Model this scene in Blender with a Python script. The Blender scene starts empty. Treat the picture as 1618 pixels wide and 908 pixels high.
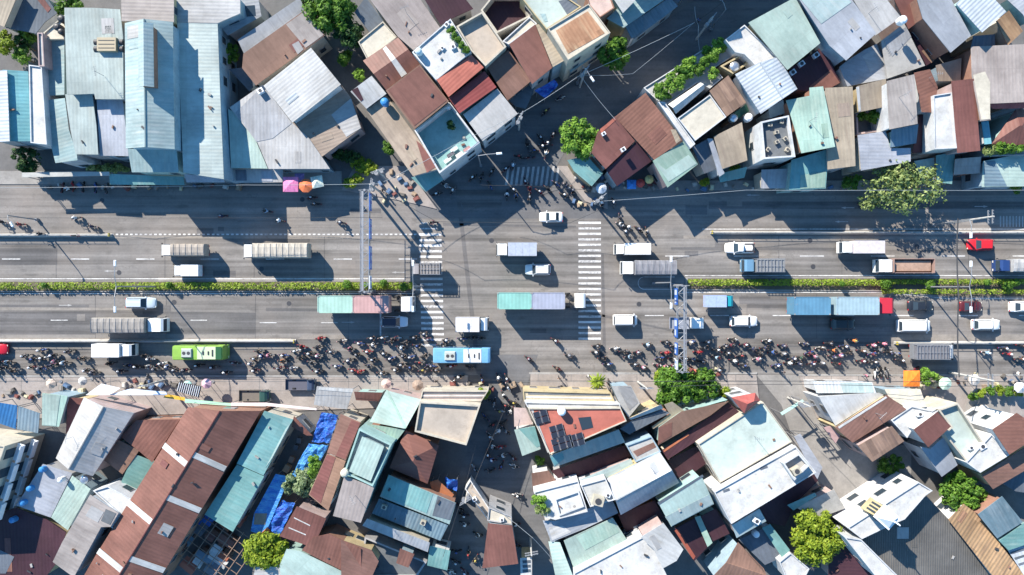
import bpy, bmesh, math, random
from mathutils import Vector, Matrix, noise
PI=math.pi; R_=math.radians
random.seed(7)
S=bpy.context.scene; COL=S.collection
H=107.9
# ---------------- camera, sky, sun, exposure ----------------
cd=bpy.data.cameras.new('camera'); cam=bpy.data.objects.new('camera',cd); COL.objects.link(cam)
cam.location=(0,0,H); cam.rotation_euler=(0,0,0)
cd.sensor_width=36; cd.lens=24; cd.clip_start=1; cd.clip_end=2000
S.camera=cam
ELEV=R_(32.5); SD=Vector((-0.62,0.785,0)).normalized()
W=bpy.data.worlds.new("World"); S.world=W; W.use_nodes=True
wn=W.node_tree.nodes; wl=W.node_tree.links
bg=wn['Background']; sky=wn.new('ShaderNodeTexSky'); sky.sky_type='NISHITA'; sky.sun_disc=False
sky.sun_elevation=ELEV; sky.sun_rotation=math.atan2(SD.x,SD.y)%(2*PI)
sky.air_density=1.0; sky.dust_density=0.0; sky.ozone_density=2.5; sky.altitude=0
tn=wn.new('ShaderNodeMix'); tn.data_type='RGBA'; tn.blend_type='MULTIPLY'; tn.inputs[0].default_value=1; tn.inputs[7].default_value=(.62,.98,1.12,1)
wl.new(sky.outputs[0],tn.inputs[6]); wl.new(tn.outputs[2],bg.inputs[0]); bg.inputs[1].default_value=0.100
sl=bpy.data.lights.new('sun','SUN'); sun=bpy.data.objects.new('sun',sl); COL.objects.link(sun)
sl.energy=4.45; sl.angle=R_(0.5); sl.color=(1.0,0.92,0.80)
sun.rotation_euler=(-(SD*math.cos(ELEV)+Vector((0,0,math.sin(ELEV))))).to_track_quat('-Z','Y').to_euler()
S.view_settings.view_transform='Standard'; S.view_settings.look='None'; S.view_settings.gamma=1
S.view_settings.exposure=1.22; S.view_settings.use_curve_mapping=False

# ---------------- helpers ----------------
TL={'P':(0,0,1),'A1':(0,0,.34130),'A2':(270,0,.3413),'A3':(540,0,.3413),'A4':(780,0,.3413),'A5':(1040,0,.3413),'A6':(1318,0,.3413)}
for i,x in enumerate((0,270,540,780,1040,1318)): TL['B%d'%(i+1)]=(x,580,.3614)
for i,x in enumerate((0,400,800,1208)): TL['M%d'%(i+1)]=(x,280,.3744)
def px(x,y,z=0.0,t='P'):
    ox,oy,s=TL[t]; X=ox+x*s; Y=oy+y*s; k=0.1*(H-z)/H
    return Vector(((X-809)*k,(454-Y)*k,z))
def parse(s,z=0,t='P'):
    out=[]
    for w in s.split():
        a,b=w.split(','); out.append(px(float(a),float(b),z,t))
    return out
def ccw(P):
    a=sum(P[i].x*P[(i+1)%len(P)].y-P[(i+1)%len(P)].x*P[i].y for i in range(len(P)))
    return a>0
def inset(P,d):
    n=len(P); out=[]
    s=1 if ccw(P) else -1
    for i in range(n):
        a,b,c=P[i-1],P[i],P[(i+1)%n]
        e1=Vector((b.x-a.x,b.y-a.y)); e2=Vector((c.x-b.x,c.y-b.y))
        if e1.length<1e-4 or e2.length<1e-4: out.append(b.copy()); continue
        e1.normalize(); e2.normalize()
        n1=Vector((-e1.y,e1.x))*s; n2=Vector((-e2.y,e2.x))*s
        m=n1+n2; k=m.length_squared
        v=m*(2*d/k) if k>0.3 else (n1*d)
        out.append(Vector((b.x+v.x,b.y+v.y,b.z)))
    return out
class MB:
    def __init__(s): s.v=[]; s.f=[]; s.m=[]; s.uv=[]
    def add(s,vs,fs,m=0,uvs=None):
        o=len(s.v); s.v+=[tuple(v) for v in vs]
        for i,f in enumerate(fs):
            s.f.append([o+k for k in f]); s.m.append(m); s.uv.append(uvs[i] if uvs else None)
        return s
    def box(s,c,d,m=0,rz=0,top=(1,1),sh=(0,0)):
        x,y,z=c; a,b,h=d[0]/2,d[1]/2,d[2]/2
        V=[]
        for zz,k in ((-h,(1,1)),(h,top)):
            ox,oy=(0,0) if zz<0 else sh
            for sx,sy in ((-1,-1),(1,-1),(1,1),(-1,1)): V.append((sx*a*k[0]+ox,sy*b*k[1]+oy,zz))
        co,si=math.cos(rz),math.sin(rz)
        V=[(x+p*co-q*si,y+p*si+q*co,z+r) for p,q,r in V]
        return s.add(V,[(3,2,1,0),(4,5,6,7),(0,1,5,4),(1,2,6,5),(2,3,7,6),(3,0,4,7)],m)
    def tube(s,P,r,n=6,m=0,cap=True):
        P=[Vector(p) for p in P]; rr=r if isinstance(r,(list,tuple)) else [r]*len(P)
        rings=[]
        for i,p in enumerate(P):
            d=(P[min(i+1,len(P)-1)]-P[max(i-1,0)]).normalized()
            u=d.orthogonal().normalized() if abs(d.z)>.9 else Vector((-d.y,d.x,0)).normalized()
            w=d.cross(u)
            rings.append([p+(u*math.cos(2*PI*k/n)+w*math.sin(2*PI*k/n))*rr[i] for k in range(n)])
        V=[v for q in rings for v in q]; F=[]
        for i in range(len(P)-1):
            for k in range(n): F.append((i*n+k,i*n+(k+1)%n,(i+1)*n+(k+1)%n,(i+1)*n+k))
        if cap: F.append(tuple(reversed(range(n)))); F.append(tuple((len(P)-1)*n+k for k in range(n)))
        return s.add(V,F,m)
    def cyl(s,c,r,h,n=12,m=0,axis='z',r2=None):
        c=Vector(c); a={'x':Vector((1,0,0)),'y':Vector((0,1,0)),'z':Vector((0,0,1))}[axis]
        return s.tube([c-a*h/2,c+a*h/2],[r,r if r2 is None else r2],n,m)
    def loft(s,rings,m=0,cap=True,closed=True):
        n=len(rings[0]); V=[v for q in rings for v in q]; F=[]
        for i in range(len(rings)-1):
            for k in range(n if closed else n-1): F.append((i*n+k,i*n+(k+1)%n,(i+1)*n+(k+1)%n,(i+1)*n+k))
        if cap: F.append(tuple(reversed(range(n)))); F.append(tuple((len(rings)-1)*n+k for k in range(n)))
        return s.add(V,F,m)
    def prism(s,P,z0,z1,m=0,bottom=False):
        n=len(P); P=list(P)
        if not ccw(P): P=P[::-1]
        V=[(p.x,p.y,z0) for p in P]+[(p.x,p.y,z1 if not callable(z1) else z1(p)) for p in P]
        F=[tuple(range(n,2*n))]+[(i,(i+1)%n,n+(i+1)%n,n+i) for i in range(n)]
        if bottom: F.append(tuple(reversed(range(n))))
        return s.add(V,F,m)
    def build(s,name,mats,parent=None,smooth=False,uvmode=None,recalc=True):
        me=bpy.data.meshes.new(name); me.from_pydata(s.v,[],s.f)
        for q in (mats if isinstance(mats,(list,tuple)) else [mats]): me.materials.append(q)
        me.polygons.foreach_set('material_index',s.m)
        if any(u is not None for u in s.uv):
            L=me.uv_layers.new(name='UVMap')
            for p,u in zip(me.polygons,s.uv):
                for j,li in enumerate(p.loop_indices): L.data[li].uv=u[j] if u else (0,0)
        elif recalc and len(s.f)<4000:
            bm=bmesh.new(); bm.from_mesh(me); bmesh.ops.recalc_face_normals(bm,faces=bm.faces); bm.to_mesh(me); bm.free()
        if smooth: me.shade_smooth()
        me.update()
        o=bpy.data.objects.new(name,me); COL.objects.link(o)
        if parent: o.parent=parent
        return o
def tag(o,label=None,cat=None,group=None,kind=None):
    if label: o['label']=label
    if cat: o['category']=cat
    if group: o['group']=group
    if kind: o['kind']=kind
    return o
def empty(name,loc=(0,0,0),rz=0,label=None,cat=None,group=None):
    o=bpy.data.objects.new(name,None); COL.objects.link(o); o.location=loc; o.rotation_euler=(0,0,rz)
    o.empty_display_size=.3
    return tag(o,label,cat,group)
def copy_tree(o,parent=None):
    c=o.copy(); COL.objects.link(c)
    if parent: c.parent=parent
    for ch in o.children: copy_tree(ch,c)
    return c

# ---------------- materials ----------------
def newmat(name):
    m=bpy.data.materials.new(name); m.use_nodes=True; N=m.node_tree.nodes; L=m.node_tree.links
    return m,N,L,N['Principled BSDF']
def nd(N,t,**k):
    n=N.new(t)
    for a,b in k.items(): setattr(n,a,b)
    return n
def mathn(N,L,op,a,b=None,c=None):
    n=N.new('ShaderNodeMath'); n.operation=op
    for i,v in enumerate((a,b,c)):
        if v is None: continue
        if isinstance(v,(int,float)): n.inputs[i].default_value=v
        else: L.new(v,n.inputs[i])
    return n.outputs[0]
def mix(N,L,f,a,b,bt='MIX'):
    n=N.new('ShaderNodeMix'); n.data_type='RGBA'; n.blend_type=bt
    for i,v in ((0,f),(6,a),(7,b)):
        if isinstance(v,(int,float)): n.inputs[i].default_value=v
        elif isinstance(v,(tuple,list)): n.inputs[i].default_value=(*v[:3],1)
        else: L.new(v,n.inputs[i])
    return n.outputs[2]
def noise_(N,L,vec,scale,detail=4,rough=.55,dim='3D'):
    n=N.new('ShaderNodeTexNoise'); n.noise_dimensions=dim; n.inputs['Scale'].default_value=scale; n.inputs['Detail'].default_value=detail; n.inputs['Roughness'].default_value=rough
    if vec is not None: L.new(vec,n.inputs['Vector'])
    return n.outputs['Fac']
def ramp(N,L,f,a,b,va=0.,vb=1.):
    n=N.new('ShaderNodeMapRange'); n.inputs[1].default_value=a; n.inputs[2].default_value=b; n.inputs[3].default_value=va; n.inputs[4].default_value=vb
    L.new(f,n.inputs[0]); return n.outputs[0]
def mapping(N,L,vec,sc=(1,1,1),rot=(0,0,0),loc=None):
    n=N.new('ShaderNodeMapping'); L.new(vec,n.inputs[0]); n.inputs['Scale'].default_value=sc; n.inputs['Rotation'].default_value=rot
    if loc is not None: L.new(loc,n.inputs['Location'])
    return n.outputs[0]
_MC={}
def paint(col,rough=.45,metal=0.,dirt=.12,name=None,spec=.5):
    key=(tuple(col),rough,metal,dirt)
    if key in _MC: return _MC[key]
    m,N,L,b=newmat(name or 'paint'); tc=N.new('ShaderNodeTexCoord')
    f=noise_(N,L,tc.outputs['Object'],2.2,5,.7)
    f2=ramp(N,L,f,.42,.72,0,dirt*2.2)
    c=mix(N,L,f2,col,[x*.55+.03 for x in col])
    L.new(c,b.inputs['Base Color']); b.inputs['Roughness'].default_value=rough; b.inputs['Metallic'].default_value=metal
    _MC[key]=m; return m
def roofmat(name,col,stain=(.16,.09,.06),amt=.25,pitch=1.05,rough=.55,line=.04,spread=.055,spec=.4):
    """corrugated sheet: UV in metres, u along the ridge, v down the slope"""
    m,N,L,b=newmat('sheet_'+name); uv=N.new('ShaderNodeUVMap').outputs[0]; oi=N.new('ShaderNodeObjectInfo'); rnd=oi.outputs['Random']
    cb=N.new('ShaderNodeCombineXYZ'); L.new(mathn(N,L,'MULTIPLY',rnd,57.),cb.inputs[0]); L.new(mathn(N,L,'MULTIPLY',rnd,91.),cb.inputs[1])
    ad=N.new('ShaderNodeVectorMath'); ad.operation='ADD'; L.new(uv,ad.inputs[0]); L.new(cb.outputs[0],ad.inputs[1]); uv=ad.outputs[0]
    sx=N.new('ShaderNodeSeparateXYZ'); L.new(uv,sx.inputs[0]); u,v=sx.outputs[0],sx.outputs[1]
    cell=mathn(N,L,'FLOOR',mathn(N,L,'DIVIDE',u,pitch)); row=mathn(N,L,'FLOOR',mathn(N,L,'DIVIDE',v,3.6))
    wnn=N.new('ShaderNodeTexWhiteNoise'); wnn.noise_dimensions='2D'; cc=N.new('ShaderNodeCombineXYZ'); L.new(cell,cc.inputs[0]); L.new(row,cc.inputs[1]); L.new(cc.outputs[0],wnn.inputs['Vector'])
    val=ramp(N,L,wnn.outputs['Value'],0,1,1-spread,1+spread)
    # fine ribs
    rib=mathn(N,L,'SINE',mathn(N,L,'MULTIPLY',u,2*PI/(pitch*.5)))
    val=mathn(N,L,'MULTIPLY',val,ramp(N,L,rib,-1,1,1-line*.3,1+line*.25))
    fr=mathn(N,L,'FRACT',mathn(N,L,'DIVIDE',v,3.6)); seam=ramp(N,L,fr,0,.03,.88,1.)
    val=mathn(N,L,'MULTIPLY',val,seam)
    blot=noise_(N,L,mapping(N,L,uv,(.16,.16,1)),1,5,.6); val=mathn(N,L,'MULTIPLY',val,ramp(N,L,blot,.32,.68,.74,1.16))
    val=mathn(N,L,'MULTIPLY',val,ramp(N,L,rnd,0,1,.9,1.08))
    fine=noise_(N,L,mapping(N,L,uv,(1.9,.9,1)),1,5,.75); val=mathn(N,L,'MULTIPLY',val,ramp(N,L,fine,.3,.7,.88,1.10))
    hs=N.new('ShaderNodeHueSaturation'); hs.inputs['Color'].default_value=(*col,1); L.new(val,hs.inputs['Value'])
    L.new(ramp(N,L,rnd,0,1,.488,.512),hs.inputs['Hue'])
    st=noise_(N,L,mapping(N,L,uv,(1.6,.13,1)),1,5,.62); st2=noise_(N,L,mapping(N,L,uv,(.28,.28,1)),1,4,.6)
    k=mathn(N,L,'MULTIPLY',ramp(N,L,st,.46,.70,0,1),ramp(N,L,st2,.36,.58,0,1)); k=mathn(N,L,'MULTIPLY',k,amt)
    c=mix(N,L,k,hs.outputs[0],stain)
    L.new(c,b.inputs['Base Color']); b.inputs['Roughness'].default_value=rough; b.inputs['Specular IOR Level'].default_value=spec*.6
    bp=N.new('ShaderNodeBump'); bp.inputs['Strength'].default_value=.5 if line>.06 else .18; bp.inputs['Distance'].default_value=.03; L.new(rib,bp.inputs['Height']); L.new(bp.outputs[0],b.inputs['Normal'])
    return m
def concmat(name,col,stain=None,amt=.5,scale=.35,rough=.85,lines=0):
    m,N,L,b=newmat(name); g=N.new('ShaderNodeNewGeometry').outputs['Position']
    a=noise_(N,L,g,scale,6,.65); c=noise_(N,L,g,scale*7,5,.7); d=noise_(N,L,g,scale*.25,3,.5)
    v=mathn(N,L,'MULTIPLY',ramp(N,L,a,.3,.7,.82,1.14),ramp(N,L,c,.3,.7,.9,1.08)); v=mathn(N,L,'MULTIPLY',v,ramp(N,L,d,.35,.65,.92,1.07))
    hs=N.new('ShaderNodeHueSaturation'); hs.inputs['Color'].default_value=(*col,1); L.new(v,hs.inputs['Value'])
    st=ramp(N,L,noise_(N,L,g,scale*1.8,6,.75),.52,.72,0,amt)
    cc=mix(N,L,st,hs.outputs[0],stain or [x*.45 for x in col])
    L.new(cc,b.inputs['Base Color']); b.inputs['Roughness'].default_value=rough
    return m
RM={}
def rm(k,*a,**kw): RM[k]=roofmat(k,*a,**kw)
rm('blue',(.24,.335,.335),(.42,.42,.38),.5)
rm('paleblue',(.335,.39,.375),(.30,.30,.26),.4)
rm('skyblue',(.29,.375,.385),(.5,.5,.48),.4)
rm('lav',(.33,.35,.39),(.25,.25,.26),.4)
rm('teal',(.15,.30,.29),(.35,.42,.38),.4)
rm('mint',(.27,.39,.33),(.45,.5,.42),.45)
rm('mintpale',(.34,.44,.40),(.35,.38,.34),.45)
rm('rust',(.185,.083,.068),(.10,.05,.04),.45,spread=.09)
rm('brown',(.215,.125,.095),(.12,.07,.05),.5)
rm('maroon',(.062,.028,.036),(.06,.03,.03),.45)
rm('red',(.36,.11,.085),(.3,.12,.09),.35)
rm('orange',(.36,.12,.065),(.3,.15,.1),.3)
rm('crimson',(.20,.045,.05),(.15,.04,.05),.3)
rm('tan',(.33,.27,.21),(.16,.12,.10),.5)
rm('tangrey',(.33,.29,.27),(.16,.13,.12),.55)
rm('rusty',(.38,.22,.12),(.50,.38,.24),.8,spread=.2,line=.1)
rm('rusttan',(.33,.20,.12),(.14,.09,.07),.7,spread=.2,line=.1)
rm('bstripe',(.28,.18,.13),(.12,.08,.07),.8,spread=.25,line=.12)
rm('grey',(.32,.33,.35),(.16,.15,.15),.45)
rm('greywarm',(.36,.355,.35),(.2,.18,.16),.4)
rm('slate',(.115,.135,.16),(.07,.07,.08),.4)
rm('darkgrey',(.125,.12,.112),(.08,.08,.08),.35,line=.15,pitch=.7)
rm('steel',(.15,.22,.27),(.3,.34,.36),.5,line=.15)
rm('cobalt',(.03,.14,.36),(.1,.25,.4),.3,line=.15)
rm('cyan',(.13,.33,.36),(.2,.4,.45),.3)
rm('green',(.05,.14,.09),(.1,.1,.07),.3)
rm('white',(.50,.50,.49),(.24,.22,.19),.6)
rm('whiteblue',(.42,.46,.50),(.25,.26,.27),.5,line=.12)
rm('pink',(.6,.42,.40),(.4,.3,.28),.3)
FM={'cream':concmat('plaster_cream',(.50,.46,.38)),'concrete':concmat('weathered_concrete',(.36,.35,.33)),'lightconc':concmat('light_concrete',(.42,.42,.40)),
 'whitec':concmat('white_terrace',(.50,.50,.49),(.27,.25,.22),.7,scale=.5),'tealc':concmat('teal_floor',(.22,.40,.40)),'beige':concmat('beige_screed',(.42,.36,.30),scale=.2),
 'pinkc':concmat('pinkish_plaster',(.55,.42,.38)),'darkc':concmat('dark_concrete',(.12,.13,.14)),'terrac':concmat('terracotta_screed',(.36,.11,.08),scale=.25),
 'mintc':concmat('mint_terrace',(.42,.49,.45),scale=.2),'yellowc':concmat('ochre_plaster',(.42,.36,.26))}
def RMAT(k): return RM.get(k) or FM[k]
WALLM={'cream':concmat('wall_cream',(.44,.40,.33),scale=.5),'white':concmat('wall_white',(.50,.51,.52),scale=.5),'blue':concmat('wall_blue',(.25,.34,.40),scale=.5),
 'grey':concmat('wall_grey',(.34,.34,.35),scale=.5),'ochre':concmat('wall_ochre',(.42,.34,.20),scale=.5),'teal':concmat('wall_teal',(.28,.42,.40),scale=.5),
 'brick':concmat('wall_brick',(.26,.14,.10),scale=.5),'pink':concmat('wall_pink',(.38,.29,.28),scale=.5)}
M_glass=paint((.03,.045,.06),.12,0,.02,'window_glass'); M_frame=paint((.30,.30,.30),.5,0,.1,'window_frame')
M_black=paint((.015,.015,.017),.6,0,.02,'rubber'); M_metal=paint((.27,.28,.30),.5,.3,.15,'galvanised_steel'); M_steel=paint((.6,.61,.63),.3,.8,.1,'stainless')
M_white=paint((.75,.76,.77),.4,0,.08,'white_paint'); M_dark=paint((.05,.05,.055),.5,0,.1,'dark_metal')
# ---------------- setting: ground, roads, paths, markings ----------------
def asphalt(name,col,streak=.5,patch=True):
    m,N,L,b=newmat(name); g=N.new('ShaderNodeNewGeometry').outputs['Position']
    fine=noise_(N,L,g,2.6,6,.75); mid=noise_(N,L,g,.30,6,.62); big=noise_(N,L,g,.045,3,.5)
    st=noise_(N,L,mapping(N,L,g,(.018,1.1,1)),1,5,.6); st2=noise_(N,L,mapping(N,L,g,(.05,.38,1)),1,4,.55)
    v=mathn(N,L,'MULTIPLY',ramp(N,L,fine,.3,.7,.88,1.12),ramp(N,L,mid,.3,.7,.88,1.12)); v=mathn(N,L,'MULTIPLY',v,ramp(N,L,big,.35,.65,.88,1.12))
    v=mathn(N,L,'MULTIPLY',v,ramp(N,L,st,.32,.68,1-.8*streak,1+.6*streak)); v=mathn(N,L,'MULTIPLY',v,ramp(N,L,st2,.32,.68,1-.32*streak,1+.28*streak))
    sy=N.new('ShaderNodeSeparateXYZ'); L.new(g,sy.inputs[0]); tk=mathn(N,L,'SINE',mathn(N,L,'MULTIPLY',sy.outputs[1],2*PI/1.8))
    tk=mathn(N,L,'MULTIPLY',ramp(N,L,tk,-.2,1,0,1),ramp(N,L,noise_(N,L,mapping(N,L,g,(.03,.35,1)),1,3,.5),.4,.62,0,.42*streak+.02)); v=mathn(N,L,'MULTIPLY',v,mathn(N,L,'SUBTRACT',1.,tk))
    hs=N.new('ShaderNodeHueSaturation'); hs.inputs['Color'].default_value=(*col,1); L.new(v,hs.inputs['Value'])
    vo=N.new('ShaderNodeTexVoronoi'); vo.feature='DISTANCE_TO_EDGE'; vo.inputs['Scale'].default_value=.16
    dn=N.new('ShaderNodeTexNoise'); dn.inputs['Scale'].default_value=.6; dn.inputs['Detail'].default_value=4; L.new(g,dn.inputs['Vector'])
    vm=N.new('ShaderNodeVectorMath'); vm.operation='SCALE'; L.new(dn.outputs['Color'],vm.inputs[0]); vm.inputs['Scale'].default_value=3.5
    va=N.new('ShaderNodeVectorMath'); va.operation='ADD'; L.new(g,va.inputs[0]); L.new(vm.outputs[0],va.inputs[1]); L.new(va.outputs[0],vo.inputs['Vector'])
    ck=mathn(N,L,'MULTIPLY',ramp(N,L,vo.outputs['Distance'],0,.012,1,0),ramp(N,L,mid,.5,.6,0,.55))
    c=mix(N,L,ck,hs.outputs[0],[x*.5 for x in col])
    warm=mix(N,L,ramp(N,L,noise_(N,L,g,.09,4,.6),.45,.7,0,.35),c,[col[0]*1.25,col[1]*1.12,col[2]*1.02])
    oil=mathn(N,L,'MULTIPLY',ramp(N,L,noise_(N,L,mapping(N,L,g,(.35,1,1)),.8,4,.6),.58,.70,0,.55),1.)
    c=mix(N,L,oil,warm,[x*.55 for x in col])
    L.new(c,b.inputs['Base Color']); b.inputs['Roughness'].default_value=.9; b.inputs['Specular IOR Level'].default_value=.25
    return m
M_ground=concmat('packed_ground',(.125,.12,.118),(.08,.08,.08),.6,.4)
M_road=asphalt('asphalt',(.20,.188,.178))
M_lane=asphalt('service_asphalt',(.21,.195,.183),.35)
M_side=asphalt('side_street_asphalt',(.135,.135,.14),.2)
M_patch=asphalt('patched_asphalt',(.14,.135,.135),.5)
M_pave=concmat('paving_concrete',(.30,.265,.245),(.17,.15,.14),.5,.5)
M_alley=concmat('alley_concrete',(.26,.245,.23),(.15,.14,.14),.5,.4)
M_kerb=concmat('kerb_stone',(.30,.29,.28),scale=.8)
def markmat():
    m,N,L,b=newmat('road_paint'); g=N.new('ShaderNodeNewGeometry').outputs['Position']
    a=noise_(N,L,g,3.,6,.8); a2=noise_(N,L,mapping(N,L,g,(.5,1.4,1)),.6,5,.65)
    f=mathn(N,L,'MULTIPLY',ramp(N,L,a,.38,.6,.15,1),ramp(N,L,a2,.36,.62,.02,1.0))
    sy=N.new('ShaderNodeSeparateXYZ'); L.new(g,sy.inputs[0]); f=mathn(N,L,'MAXIMUM',f,mathn(N,L,'MULTIPLY',ramp(N,L,mathn(N,L,'SINE',mathn(N,L,'MULTIPLY',sy.outputs[1],2*PI/1.8)),.1,1,0,.9),ramp(N,L,a,.40,.56,0,1)))
    c=mix(N,L,f,(.72,.71,.69),(.22,.21,.21)); L.new(c,b.inputs['Base Color']); b.inputs['Roughness'].default_value=.8
    return m
M_mark=markmat()
M_markf=concmat('worn_road_paint',(.40,.39,.38),(.2,.2,.2),.8,1.5)
def sheet(name,polys,z,m,kind='structure',thick=0):
    b=MB()
    for P in polys:
        if not ccw(P): P=P[::-1]
        if thick: b.prism(P,z-thick,z)
        else: b.add([(p.x,p.y,z) for p in P],[tuple(range(len(P)))])
    o=b.build(name,m,recalc=False); o['kind']=kind; return o
def pp(s,t='P'): return parse(s,0,t)
sheet('ground',[[Vector((-400,-300,0)),Vector((400,-300,0)),Vector((400,300,0)),Vector((-400,300,0))]],-0.02,M_ground)
sheet('main_road',[pp('-900,290 2500,290 2500,592 -900,592')],0.0,M_road)
sheet('service_lane',[pp('-900,292 560,292 640,300 655,345 655,368 -900,368'),pp('1050,300 2500,300 2500,362 1050,362')],0.006,M_lane)
sheet('side_street',[pp('650,300 700,262 880,150 1000,72 1090,5 1240,-110 1420,-110 1120,70 900,226 880,262 955,305 955,345 660,345')],0.004,M_side)
sheet('market_street',[pp('740,560 850,560 822,640 838,700 850,770 860,830 890,930 690,930 705,830 722,760 745,690 768,620')],0.010,M_side)
sheet('back_alley',[pp('1195,592 1262,592 1300,660 1345,720 1440,700 1440,760 1340,830 1300,800 1255,700 1235,640'),],0.010,M_alley)
sheet('church_court',[pp('1250,640 1330,690 1400,720 1440,770 1350,840 1260,760')],0.014,M_alley)
# pavements with a real kerb step
sheet('pavement',[pp('-900,596 452,596 740,594 738,640 -900,690'),pp('838,590 1195,592 1200,640 838,640'),pp('1262,594 2500,594 2500,660 1290,660')],0.13,M_pave,thick=.14)
sheet('kerb',[pp('-900,592.5 740,592.5 740,595.5 -900,595.5'),pp('836,588 1196,588 1196,591 836,591'),pp('1262,591 2500,591 2500,593.5 1262,593.5')],0.14,M_kerb,thick=.15)
sheet('corner_pavement',[pp('880,262 905,262 960,300 960,330 925,318'),pp('560,262 650,262 672,305 690,330 640,318 540,300')],0.12,M_pave,thick=.13)
sheet('shop_pavement',[pp('-900,270 540,270 540,291 -900,291'),pp('965,285 2500,285 2500,300 965,300')],0.12,M_alley,thick=.13)
# asphalt repairs
sheet('road_patch',[pp('0,492 150,492 150,528 0,528'),pp('262,492 403,494 403,528 262,528'),pp('-300,392 90,392 90,418 -300,418'),
  pp('1120,318 1618,318 1618,330 1120,330'),pp('1180,470 1280,474 1280,488 1180,486'),pp('720,300 800,300 790,330 735,335')],0.012,M_patch)
# paint
def rectp(x0,y0,x1,y1,sk=0): return [px(x0,y0),px(x1,y0),px(x1+sk,y1),px(x0+sk,y1)]
zeb=[]
for i in range(23):
    y=351+i*8.75; o=i*.22
    if i in (0,1): zeb.append(rectp(664+o,y,690+o,y+2.2)); continue
    zeb.append(rectp(661.5+o,y,697+o,y+3.7))
for i in range(22):
    y=350+i*8.72
    zeb.append(rectp(914,y,949.5,y+3.4))
sheet('crosswalk_marking',zeb,0.018,M_mark)
zb=[]
for i in range(11):
    x=799+i*7.9; zb.append([px(x+3,264-i*.2),px(x+6.5,264-i*.2),px(x+2.5,293),px(x-1.5,293)])
for i in range(9): zb.append(rectp(1580+i*5,341,1582+i*5,358))
sheet('side_crosswalk_marking',zb,0.020,M_markf)
ln=[]
for x in (-200,-100,3,112,215,317,420,527,630): ln.append(rectp(x,408.2,x+29,409.8))
for x in (1051,1160,1264,1376,1487,1600,1710): ln.append(rectp(x,403.5,x+38,405))
for x in (507,410,300,195,80,-30): ln.append(rectp(x,509 if x>300 else 505,x+27,510.3 if x>300 else 506.3))
for x in (1019,1122,1221,1320,1414,1515,1610): ln.append(rectp(x,497.5,x+30,499))
ln.append(rectp(-900,439.5,640,441)); ln.append(rectp(1082,434.5,2500,436))
ln.append(rectp(-900,463,655,464.2)); ln.append(rectp(1078,461,1400,462.3)); ln.append([px(1400,461),px(1500,471),px(1500,472.3),px(1400,462.3)]); ln.append(rectp(1500,471,2500,472.3))
for i in range(66):
    x=160+i*7.6
    if x<655: ln.append(rectp(x,369,x+4,371.2))
ln.append(rectp(600,494,602.5,530)); 
ln.append(rectp(1110,361,2500,362.4))
# nose outlines of the median
def arc(cx,cy,r,a0,a1,n=14,w=.9):
    P=[]
    for i in range(n+1):
        a=R_(a0+(a1-a0)*i/n); P.append((cx+r*math.cos(a),cy+r*math.sin(a)))
    return [[px(*P[i]),px(*P[i+1]),px(cx+(r-w)*math.cos(R_(a0+(a1-a0)*(i+1)/n)),cy+(r-w)*math.sin(R_(a0+(a1-a0)*(i+1)/n))),px(cx+(r-w)*math.cos(R_(a0+(a1-a0)*i/n)),cy+(r-w)*math.sin(R_(a0+(a1-a0)*i/n)))] for i in range(n)]
ln+=arc(1018,447,10.2,90,270); ln.append(rectp(1018,436.8,1066,437.8)); ln.append(rectp(1018,456.2,1066,457.2))
ln.append(rectp(630,457,700,458.2)); 
sheet('lane_marking',ln,0.022,M_mark)
ar=[]
def arrow(x,y,d=1):
    ar.append(rectp(min(x,x+d*14),y-.6,max(x,x+d*14),y+.6)); ar.append([px(x+d*14,y-1.8),px(x+d*21,y),px(x+d*14,y+1.8)])
for a in ((640,430,-1),(185,428,-1),(540,509,1),(93,482,1),(1200,308,-1),(1350,328,-1),(1540,326,1),(1340,350,-1),(850,385,-1)): arrow(*a)
sheet('arrow_marking',ar,0.026,M_markf)
# seams along the pavement and expansion joints
sm=[rectp(-900,602.2,1195,602.8),rectp(-900,617,740,617.5),rectp(1262,602,2500,602.6)]
for x in range(-60,740,47): sm.append(rectp(x,596,x+.6,617))
for x in range(850,1190,52): sm.append(rectp(x,591,x+.6,602))
for x in range(1270,1700,43): sm.append(rectp(x,594,x+.6,610))
sheet('pavement_seam',sm,0.134,FM['darkc'])

# manhole covers and small repairs
mh=[];mc=[]
rg=random.Random(4)
for i in range(26):
    c=px(rg.uniform(20,1600),rg.choice([385,425,480,520,330,560,312])+rg.uniform(-6,6)); mh.append([c+Vector((.38*math.cos(a*PI/6),.38*math.sin(a*PI/6),0)) for a in range(12)])
sheet('manhole_cover',mh,.028,M_dark)
for i in range(34):
    c=px(rg.uniform(0,1618),rg.uniform(310,585)); w=rg.uniform(.8,5); h_=rg.uniform(.4,1.6); mc.append([c+Vector((a*w/2,b*h_/2,0)) for a,b in ((-1,-1),(1,-1),(1,1),(-1,1))])
sheet('road_patch',mc[:17],.0145,M_patch); sheet('road_patch',mc[17:],.0155,M_lane)

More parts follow.
